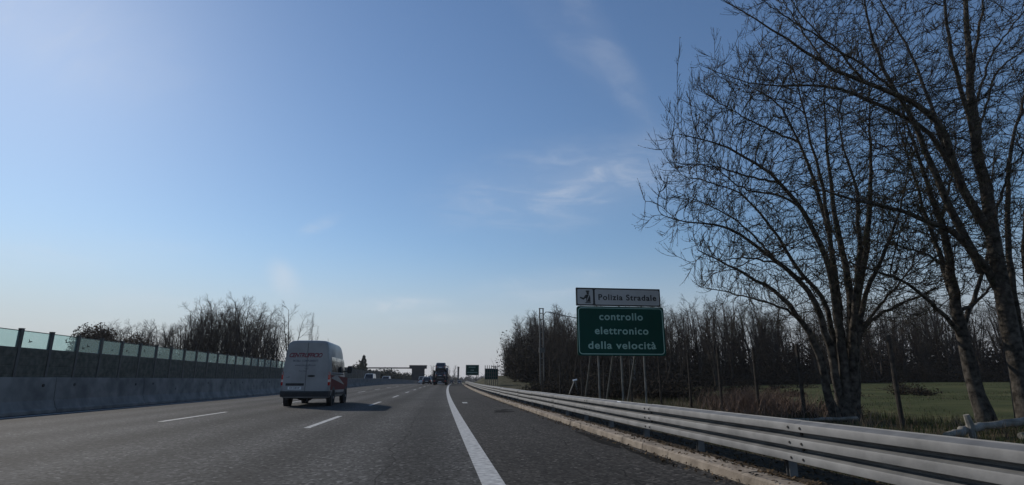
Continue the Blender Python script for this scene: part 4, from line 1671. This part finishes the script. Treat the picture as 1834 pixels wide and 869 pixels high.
C = [
    ([(1850, 770), (1838, 720), (1822, 650), (1812, 600), (1800, 550), (1789, 500), (1777, 407), (1756, 300), (1747, 240), (1741, 180), (1735, 120), (1734, 54), (1726, -10), (1720, -120)], 58, 7, .3, 1),
    ([(1752, 275), (1729, 180), (1705, 105), (1696, 45), (1690, -20), (1680, -120)], 18, 5, (.2, -.6), 1),
    ([(1777, 425), (1753, 390), (1711, 309), (1700, 255), (1681, 206), (1625, 180), (1550, 144), (1490, 128), (1430, 81), (1399, 60), (1340, 27), (1295, 0)], 30, 2.5, (.2, -1.2), 1),
    ([(1756, 400), (1711, 309), (1675, 246), (1625, 206), (1550, 180), (1490, 150), (1429, 156), (1340, 150), (1258, 118)], 22, 2, (.2, .9), 1),
    ([(1760, 490), (1735, 434), (1714, 402), (1681, 330), (1658, 270), (1646, 240), (1625, 194), (1589, 144), (1565, 78), (1553, 30), (1545, -40)], 28, 4, (.2, .4), 1),
    ([(1795, 530), (1760, 470), (1735, 437), (1711, 416), (1681, 404), (1625, 381), (1580, 369), (1490, 348), (1440, 330)], 26, 4, (.2, -1.0), 1),
    ([(1711, 300), (1690, 260), (1664, 180), (1640, 110), (1600, 40), (1577, 10), (1560, -40)], 14, 4, (-.2, .8), 1),
    ([(1625, 194), (1590, 150), (1520, 100), (1470, 70), (1430, 20), (1400, -30)], 10, 2.5, (.2, -.8), 1),
    ([(1840, 660), (1825, 600), (1810, 500), (1803, 360), (1807, 285), (1816, 240), (1834, 173), (1850, 100)], 24, 6, (.3, 1.4), 1),
    ([(1746, 190), (1770, 110), (1800, 60), (1834, 20), (1880, -20)], 9, 3, (.2, 1.2), 1),
    ([(1752, 250), (1780, 130), (1834, 90), (1900, 40)], 9, 3, (.2, 1.0), 1),
    ([(1739, 150), (1752, 60), (1765, -10), (1780, -100)], 12, 4, (.2, -.4), 1),
    ([(1777, 400), (1810, 300), (1870, 230)], 10, 3, (.3, -.8), 1),
    ([(1550, 150), (1500, 90), (1440, 50), (1350, -10)], 8, 2, (-.9, -1.8), 1),
    ([(1490, 128), (1460, 90), (1420, 30), (1390, -30)], 7, 2, (-1.0, -.4), 1),
    ([(1860, 700), (1850, 600), (1838, 500), (1834, 420), (1845, 300), (1860, 160)], 26, 6, (.3, -.4), 1),
]
hero_tree('largest bare tree at the right edge with long limbs arching over its neighbours', (1845, 755), 13.6, C, [(1295, 0), (1330, 40), (1385, 80), (1415, 112), (1265, 122), (1300, 165), (1440, 190), (1560, 240), (1640, 330), (1560, 350), (1440, 332), (1480, 372), (1600, 420), (1700, 480), (1780, 520), (1870, 520), (1960, 400), (1960, 100), (1900, -110), (1420, -110), (1300, -50)], 2.8, 4600, .62, .32, .75)


# woods: several kinds of tall bare tree, then copies
def wood_tree_mesh(h, nb, spread, up, seed, stems=1):
    global rng
    keep = rng
    rng = np.random.default_rng(seed)
    tr, cr = [], []
    Ps, Rs = [], []
    for s in range(stems):
        K = 10
        ang = rng.random() * 6.28
        lean = (0.03 + .12 * (stems > 1)) * h
        P = np.zeros((K, 3))
        P[:, 2] = np.linspace(-.3, h * (1 - .09 * s), K)
        P[:, 0] = np.cos(ang) * lean * np.linspace(0, 1, K) ** 1.2 + np.cumsum(rng.normal(0, .07, K))
        P[:, 1] = np.sin(ang) * lean * np.linspace(0, 1, K) ** 1.2 + np.cumsum(rng.normal(0, .07, K))
        Ps.append(P); Rs.append(np.linspace(.013 * h, .028, K))
    P, Rr = np.stack(Ps), np.stack(Rs)
    V, F = tubes(P, Rr, 7); tr.append((V, F, 0))
    P1, R1 = children(P, Rr, nb, .16 * h * spread, .34 * h * spread, R(22), R(52), 7, .28, up, .11, .55, .022)
    P2, R2 = children(P1, R1, 8, .06 * h, .15 * h, R(22), R(60), 5, .2, up, .13, .6, .013)
    P3, R3 = children(P2, R2, 4, .03 * h, .07 * h, R(22), R(60), 3, .2, up, .12, .7, .009)
    for a, b, n in ((P1, R1, 4), (P2, R2, 3), (P3, R3, 3)):
        V, F = tubes(a, b, n); cr.append((V, F, 0))
    rng = keep
    return np_mesh('trunk', tr, [M['wood_bark']]), np_mesh('crown', cr, [M['wood_bark']])


WK = [wood_tree_mesh(12.5, 14, .9, .07, 1, 2), wood_tree_mesh(12, 9, 1.1, .05, 2, 3), wood_tree_mesh(13, 14, .7, .10, 3, 2), wood_tree_mesh(10, 9, 1.1, .04, 4, 4), wood_tree_mesh(11.5, 9, .8, .08, 5, 4)]
protos = {}


def wood_tree(kind, X, Y, sc, label, group, rz=None):
    key = (kind, group)
    z = gz(X, Y)
    rz = random.uniform(0, 6.28) if rz is None else rz
    if key not in protos:
        t = thing('wood_tree', label, 'tree', (X, Y, z), rz, group)
        link('trunk', WK[kind][0], t); link('crown', WK[kind][1], t)
        t.scale = (sc, sc, sc)
        protos[key] = t
    else:
        t = dup(protos[key], (X, Y, z), rz, label, (sc, sc, sc * random.uniform(.92, 1.08)))
    return t


LR_ = 'slender bare tree in the dense wood on the right behind sign and field'
GR_ = 'bare trees of the wood on the right'


def scatter_wood():
    # a belt along the motorway that turns along the far side of the field
    n = 0
    pts = []
    for Y in np.arange(62, 210, 4.2):                       # road-side end, front rank
        X0 = bend(Y) + 9.5 + max(0, 95 - Y) * .10 + 3.0 * sm(66, 80, Y) * (1 - sm(112, 130, Y))
        if Y > 72: X0 = max(X0, .121 * Y)
        pts.append((X0 + random.uniform(0, 3.5), Y + random.uniform(-2, 2)))
        pts.append((X0 + random.uniform(4, 12), Y + random.uniform(-2, 2)))
        pts.append((X0 + random.uniform(11, 22), Y + random.uniform(-2, 2)))
    for X in np.arange(19, 135, 1.6):
        Yf = 78 - (X - 20) * .06
        pts.append((X + random.uniform(-1, 1), Yf + random.uniform(0, 5)))
        pts.append((X + random.uniform(-1, 1), Yf + random.uniform(6, 16)))
        if X < 100:
            pts.append((X + random.uniform(-1, 1), Yf + random.uniform(16, 30)))
    H_ = (12.5, 12, 13, 10, 11.5)
    prof_x = [860, 895, 912, 930, 960, 1000, 1030, 1190, 1230, 1300, 1450, 1600, 1834, 2200]
    prof_y = [668, 648, 610, 580, 574, 568, 566, 560, 550, 546, 548, 542, 538, 530]
    for X, Y in pts:
        d = np.array([X, Y, 0.0])
        px = 917 + 1000 * (d @ RT) / (d @ FW)
        top = np.interp(px, prof_x, prof_y) + abs(random.gauss(0, 26)) - 4
        h = at(px, top, Y)[2] - gz(X, Y)
        k = random.choice((0, 1, 2, 3, 4, 0, 2))
        wood_tree(k, X, Y, max(h, 2.5) / H_[k], LR_, GR_)


scatter_wood()

LL_ = 'tall bare tree of the thicket behind the noise wall on the left'
GL_ = 'bare trees behind the noise wall'


def behind_wall(px, Y, u=-31.0):
    "distance at which a line of sight has passed well behind the noise wall"
    while at(px, 683, Y)[0] - bend(Y) > u:
        Y += 2.0
    return Y


def scatter_left():
    # (px, top py) profile of the thicket
    prof = [(192, 590), (205, 583), (222, 588), (235, 585), (252, 588), (268, 592), (280, 586), (292, 578), (300, 577), (313, 590), (330, 582),
            (338, 570), (346, 572), (356, 562), (364, 558), (372, 555), (382, 553), (390, 556), (398, 551), (408, 560), (416, 556), (424, 560), (432, 552),
            (440, 546), (448, 552), (456, 560), (464, 560), (474, 562), (482, 570), (490, 575), (498, 580), (528, 556)]
    for i, (px, py) in enumerate(prof):
        for q in range(2 if px < 512 else 1):
            Y = behind_wall(px + 6, random.uniform(84, 104), -31.5 - random.uniform(0, 5)) + 10 * q
            p = at(px + random.uniform(-5, 5) * q, py + (random.uniform(2, 14) if q else 0), Y)
            g = gz(p[0], Y)
            kind = random.choice((0, 1, 2, 4, 1)) if px < 515 else 1
            h = (12.5, 12, 13, 10, 11.5)[kind]
            wood_tree(kind, p[0], Y, (p[2] - g) / h * .98, LL_, GL_)


scatter_left()
for px, py, kind, lab in ((556, 572, 2, 'thin leaning young tree above the van roof, left of the bare spike'), (565, 580, 4, 'thinnest bare spike of a tree above the van roof')):
    Y = behind_wall(px, 92)
    p = at(px, py, Y); g = gz(p[0], Y)
    t = wood_tree(kind, p[0], Y, (p[2] - g) / (13 if kind == 2 else 11.5), lab, GL_)
    t.scale = (t.scale[0] * .28, t.scale[1] * .28, t.scale[2])
for px, py, Y in ((806, 657, 340), (812, 657, 350), (804, 659, 355), (782, 651, 330), (777, 655, 335), (816, 668, 380), (826, 676, 390), (834, 676, 340), (796, 668, 390)):
    p = at(px, py, Y)
    g = gz(p[0], Y)
    t = wood_tree(2, p[0], Y, (p[2] - g) / 13, 'far hazy poplar on the skyline around the transporter', 'far poplars')
    t.scale = (t.scale[0] * .9, t.scale[1] * .9, t.scale[2])


# brushwood and bushes: dense leaf/twig clumps
def bush_chunks(center, rad, n, size, flat=0.0, twigs=0, seed=None, mi=0, shell=.55):
    c = np.asarray(center, float); rad = np.asarray(rad, float)
    d = rng.normal(0, 1, (n, 3)); d[:, 2] = np.abs(d[:, 2]) * 1.0 - .25
    d /= np.linalg.norm(d, axis=1, keepdims=True)
    # lumpy radius
    ph = rng.random(3) * 6.28
    lump = 1 + .16 * np.sin(3 * np.arctan2(d[:, 1], d[:, 0]) + ph[0]) + .12 * np.sin(5 * d[:, 2] + ph[1])
    rr = (shell + (1 - shell) * rng.random(n)) * lump
    P = c + d * rad * rr[:, None]
    a = rng.normal(0, 1, (n, 3)); a /= np.linalg.norm(a, axis=1, keepdims=True)
    b = np.cross(a, rng.normal(0, 1, (n, 3))); b /= np.linalg.norm(b, axis=1, keepdims=True) + 1e-9
    s = size * (.5 + rng.random((n, 1)))
    V = np.stack([P - a * s, P + b * s * .45, P + a * s, P - b * s * .45], 1).reshape(-1, 3)
    out = [(V, np.arange(n * 4).reshape(-1, 4), mi)]
    if twigs:
        az = rng.random(twigs) * 6.28
        e = rng.uniform(.25, 1.0, twigs)
        dirs = np.stack([np.cos(az) * (1.1 - e), np.sin(az) * (1.1 - e), e], 1)
        base = c + np.stack([rng.normal(0, .3, twigs) * rad[0], rng.normal(0, .3, twigs) * rad[1], -rad[2] * .2 * np.ones(twigs)], 1)
        L = rng.uniform(.7, 1.25, twigs)[:, None]
        pts = [base]
        p = base
        for k in range(4):
            dirs = dirs + rng.normal(0, .12, dirs.shape)
            p = p + dirs * rad * L / 4
            pts.append(p)
        Pt = np.stack(pts, 1)
        V, F = tubes(Pt, np.linspace(1, .35, 5)[None, :] * rng.uniform(.015, .04, twigs)[:, None], 3)
        out.append((V, F, 1))
    return out


def undergrowth():
    ch = []
    def put(X, Y, r, h, n, size, tw):
        ch.extend(bush_chunks((X, Y, gz(X, Y) + .1), (r, r, h), n, size, twigs=tw, shell=.25))
    for Y in np.arange(58, 215, 3.6):
        for q in range(2):
            X = bend(Y) + 9.6 + max(0, 95 - Y) * .10 + 3.4 * sm(66, 80, Y) * (1 - sm(112, 130, Y)) + random.uniform(0, 12) * (.5 + q)
            if Y > 72: X = max(X, .128 * Y + random.uniform(0, 6))
            put(X, Y + random.uniform(-2, 2), random.uniform(1.6, 2.8), random.uniform(2.2, 4.4), 900, .13, 40)
    for X in np.arange(17, 135, 2.0):
        for q in range(2):
            Y = 75 - (X - 20) * .06 + random.uniform(-1, 1) + q * 6
            put(X, Y, random.uniform(1.6, 2.6), random.uniform(2.6, 4.8) if q else random.uniform(1.2, 3.2), 900, .13, 36)
    for k in range(46):                                     # nearer scrub between sign and field
        Y = random.uniform(30, 62)
        X = bend(Y) + random.uniform(9.5, 10 + (Y - 18) * .36)
        put(X, Y, random.uniform(.9, 1.8), random.uniform(.7, 1.7), 700, .07, 40)
    for X in np.arange(14, 150, 2.6):                       # thick scrub deeper in the wood
        for q in range(3):
            Y = 88 - (X - 20) * .06 + random.uniform(-2, 2) + q * 9
            put(X, Y, random.uniform(2.4, 3.6), random.uniform(5.0, 8.2), 1500, .20, 36)
    for Y in np.arange(95, 215, 4):
        put(max(bend(Y) + random.uniform(19, 30), .15 * Y), Y, random.uniform(2.4, 3.4), random.uniform(4.0, 6.5), 1200, .20, 30)
    for k in range(30):                                     # low scrub along the fence and before the field
        Y = random.uniform(15.5, 30)
        X = 10.9 + (Y - 17) * .28 + random.uniform(-1.0, 2.2)
        put(X, Y, random.uniform(.35, .8), random.uniform(.25, .6), 320, .035, 26)
    for k in range(26):
        d = random.uniform(40, 66); b_ = R(random.uniform(25, 44))
        put(d * math.sin(b_), d * math.cos(b_), random.uniform(.5, 1.3), random.uniform(.3, .7), 260, .07, 20)
    for px in np.arange(196, 560, 5.5):                     # thicket behind the noise wall
        for q in range(2):
            Y = behind_wall(px + 8, random.uniform(74, 82), -30.5) + 14 * q
            p = at(px + random.uniform(-3, 3), 606 + (px - 196) * .118 + random.uniform(4, 16), Y)
            r = random.uniform(1.5, 2.3) * Y / 85
            ch.extend(bush_chunks((p[0], Y, p[2] - 2.9), (r, r, 3.0), 420, .12, twigs=34, shell=.2))
    me = np_mesh('undergrowth', ch, [M['brush'], M['wood_bark']])
    tag(link('undergrowth', me), kind='stuff')


undergrowth()


def bush_thing(name, label, cat, X, Y, rad, n, size, leaf, tw, group=None, z=None, cz=None):
    g = gz(X, Y) if z is None else z
    t = thing(name, label, cat, (X, Y, g), 0, group)
    ch = bush_chunks((0, 0, rad[2] * .12 if cz is None else cz), rad, n, size, twigs=tw, shell=.45)
    crown = [c for c in ch if c[2] == 0]; stem = [(v, f, 0) for v, f, m_ in ch if m_ == 1]
    link('crown', np_mesh('crown', crown, [M[leaf]]), t)
    if stem:
        link('stem', np_mesh('stem', stem, [M['wood_bark']]), t)
    return t


# domed shrubs seen through and above the glass panels
p = at(172, 597, 58)
bush_thing('domed_shrub', 'large round topped russet shrub rising behind the glass panels', 'shrub', p[0], 58, (2.1, 2.1, 2.35), 11000, .10, 'russet', 60, cz=3.75)
p = at(243, 606, 66)
bush_thing('domed_shrub', 'smaller dark round shrub right of the russet one behind the wall', 'shrub', p[0], 66, (2.3, 2.3, 2.3), 7000, .11, 'russet', 50, cz=3.5)

# evergreens beyond the noise wall ahead of the van
GE_ = 'evergreens beyond the end of the noise wall'
for px, py, Y, w, lab in ((636, 652, 150, 2.6, 'broad dark evergreen right beside the van mirror'), (645, 648, 150, 2.0, 'dark ragged evergreen left of the pointed conifer'),
                          (664, 664, 150, 2.4, 'low evergreen mound right of the pointed conifer'), (675, 666, 158, 3.0, 'flat evergreen bush left of the bridge beam'),
                          (690, 661, 172, 3.6, 'rounded evergreen under the left end of the bridge beam'), (703, 664, 176, 3.2, 'bright dark green bush below the bridge beam'),
                          (716, 668, 182, 3.0, 'low evergreen bush midway under the bridge beam'), (729, 666, 190, 3.4, 'evergreen bush touching the left side of the bridge pier')):
    Y2 = behind_wall(px, Y, -32.5); w *= Y2 / Y; Y = Y2
    p = at(px, py, Y)
    g = gz(p[0], Y)
    bush_thing('evergreen_bush', lab, 'bush', p[0], Y, (w * 1.15, w, (p[2] - g) * .84), 5200, .40, 'evergreen', 12, GE_)


def conifer(px, py, Y, w):
    Y2 = behind_wall(px, Y, -32.5); w *= Y2 / Y; Y = Y2
    p = at(px, py, Y); g = gz(p[0], Y); h = p[2] - g
    t = thing('pointed_conifer', 'narrow pointed dark conifer right of the van', 'tree', (p[0], Y, g))
    n = 3200
    zz = rng.random(n) ** .8
    a = rng.random(n) * 6.28
    r = w * (1 - zz) ** .8 * (.5 + .5 * rng.random(n)) * (1 + .2 * np.sin(zz * 40))
    P = np.stack([r * np.cos(a), r * np.sin(a), .4 + zz * (h - .4)], 1)
    d = np.stack([np.cos(a) * .6, np.sin(a) * .6, .5 + 0 * a], 1) + rng.normal(0, .25, (n, 3))
    q = np.cross(d, rng.normal(0, 1, (n, 3))); q /= np.linalg.norm(q, axis=1, keepdims=True)
    V = np.stack([P, P + d * .22 + q * .12, P + d * .5, P + d * .22 - q * .12], 1).reshape(-1, 3)
    link('crown', np_mesh('crown', [(V, np.arange(n * 4).reshape(-1, 4), 0)], [M['evergreen']]), t)
    m = MB(); m.tube([(0, 0, -.2), (0, 0, h * .8)], [.14, .03], 8); m.build('trunk', M['wood_bark'], t)


conifer(652, 638, 150, 1.7)


# skyline woods far ahead
def far_wood():
    ch = []
    for k in range(150):
        Y = random.uniform(420, 640)
        X = bend(Y) + random.uniform(-170, 190)
        u = X - bend(Y)
        if -30 < u < 14:
            Y = random.uniform(690, 760); X = bend(Y) + random.uniform(-60, 60)
        ch.extend(bush_chunks((X, Y, -1.4), (random.uniform(5, 9), 4, random.uniform(5, 9.5)), 200, .9, twigs=14, shell=.3))
    for k in range(110):
        Y = random.uniform(860, 1000)
        X = at(random.uniform(740, 930), 680, Y)[0]
        ch.extend(bush_chunks((X, Y, -1.4), (random.uniform(5, 9), 4, random.uniform(6, 13)), 160, 1.3, twigs=24, shell=.3))
    tag(link('far_wood', np_mesh('far_wood', ch, [M['brush'], M['wood_bark']])), kind='stuff')


far_wood()


# ------------------------------------------------------------------ grass, dry growth, litter
def blades(n, place_fn, h0, h1, w, lean, mats, name):
    P = np.array([place_fn() for _ in range(n)])
    az = rng.random(n) * 6.28
    d = np.stack([np.cos(az), np.sin(az), 0 * az], 1)
    s = np.stack([-np.sin(az), np.cos(az), 0 * az], 1)
    h = (h0 + (h1 - h0) * rng.random(n) ** 1.6)[:, None]
    ln = (lean * rng.random(n))[:, None] * h
    up = np.array([[0, 0, 1.]])
    ww = w * (.6 + .8 * rng.random((n, 1)))
    V = np.stack([P - s * ww, P + s * ww, P + d * ln * .35 + up * h * .6 + s * ww * .7, P + d * ln * .35 + up * h * .6 - s * ww * .7,
                  P + d * ln + up * h], 1)
    V = V.reshape(-1, 3)
    b = np.arange(n)[:, None] * 5
    F = np.concatenate([b + np.array([[0, 1, 2, 3]]), b + np.array([[3, 2, 4, 4]])])
    # tips as slim quads
    tipv = V.reshape(n, 5, 3)
    V = np.concatenate([tipv, (tipv[:, 4:5] + s[:, None, :] * .002)], 1).reshape(-1, 3)
    b = np.arange(n)[:, None] * 6
    F = np.concatenate([b + np.array([[0, 1, 2, 3]]), b + np.array([[3, 2, 5, 4]])])
    me = np_mesh(name, [(V, F, 0)], mats)
    return tag(link(name, me), kind='stuff')


def patchy(lo, hi, f):
    while True:
        x, y = lo(), hi()
        if f(x, y):
            return x, y


def near_right(u0, u1, y0, y1, dens=lambda x, y: True):
    def fn():
        while True:
            Y = y0 + (y1 - y0) * random.random() ** 1.5
            X = bend(Y) + random.uniform(u0, u1)
            if dens(X, Y):
                return (X, Y, gz(X, Y) - .01)
    return fn


def clump(x, y): return math.sin(x * 2.1 + 1.3 * math.sin(y * 1.1)) + math.sin(y * 1.7 + x * .6) + random.uniform(-1.2, 1.2) > .1


blades(26000, near_right(4.6, 13.5, 2.5, 34, clump), .05, .28, .006, .7, [M['grass_blade']], 'rough_grass')
blades(12000, near_right(5.0, 14, 3, 36, lambda x, y: not clump(x, y)), .06, .38, .006, 1.0, [M['dry_blade']], 'dry_grass')


def field_spot():
    while True:
        Y = 8 + 60 * random.random() ** 1.3
        X = random.uniform(12, 16 + Y * 1.1)
        if math.sin(X * .55 + 2 * math.sin(Y * .21)) + math.sin(Y * .4 - X * .13) + random.uniform(-1.4, 1.4) > .9:
            return (X, Y, gz(X, Y) - .02)


blades(20000, field_spot, .04, .14, .008, .9, [M['grass_blade']], 'field_weeds')
blades(6000, field_spot, .05, .20, .007, 1.4, [M['dry_blade']], 'dry_weeds')


def reed_spot():
    Y = random.gauss(19.5, 2.2)
    X = 10.6 + (Y - 17) * .30 + random.gauss(0, .8)
    return (X, Y, gz(X, Y) - .02)


blades(4200, reed_spot, .25, .95, .008, 1.7, [M['reed']], 'dry_brambles')


def verge_litter():
    n = 15000
    y = 1.5 + 40 * rng.random(n) ** 1.7
    u = np.where(rng.random(n) < .12, 3.0 + .3 * rng.random(n), 3.42 + 1.4 * rng.random(n) ** 1.3)
    P = np.array([rp(a, b, -.008 if a > 3.5 else (.115 if a > 3.25 else .008)) for a, b in zip(u, y)])
    P[:, 2] += rng.random(n) * .02
    a = rng.normal(0, 1, (n, 3)); a[:, 2] *= .45; a /= np.linalg.norm(a, axis=1, keepdims=True)
    b = np.cross(a, np.array([[0, 0, 1.]]) + rng.normal(0, .35, (n, 3))); b /= np.linalg.norm(b, axis=1, keepdims=True)
    s = rng.uniform(.012, .035, (n, 1))
    V = np.stack([P - a * s, P + b * s * .5, P + a * s, P - b * s * .5], 1).reshape(-1, 3)
    tag(link('leaf_litter', np_mesh('leaf_litter', [(V, np.arange(n * 4).reshape(-1, 4), 0)], [M['litter']])), kind='stuff')


verge_litter()


# ------------------------------------------------------------------ thin spring haze
def haze():
    m = bpy.data.materials.new('haze')
    m.use_nodes = True
    N, L = m.node_tree.nodes, m.node_tree.links
    N.clear()
    o = N.new('ShaderNodeOutputMaterial')
    v = N.new('ShaderNodeVolumePrincipled')
    v.inputs['Color'].default_value = (0.90, 0.93, 1.0, 1)
    v.inputs['Density'].default_value = 0.00016
    v.inputs['Anisotropy'].default_value = 0.2
    L.new(v.outputs[0], o.inputs['Volume'])
    mb = MB()
    mb.box((100, 740, 14), (3300, 1660, 34))
    tag(mb.build('haze', m), kind='stuff')


haze()
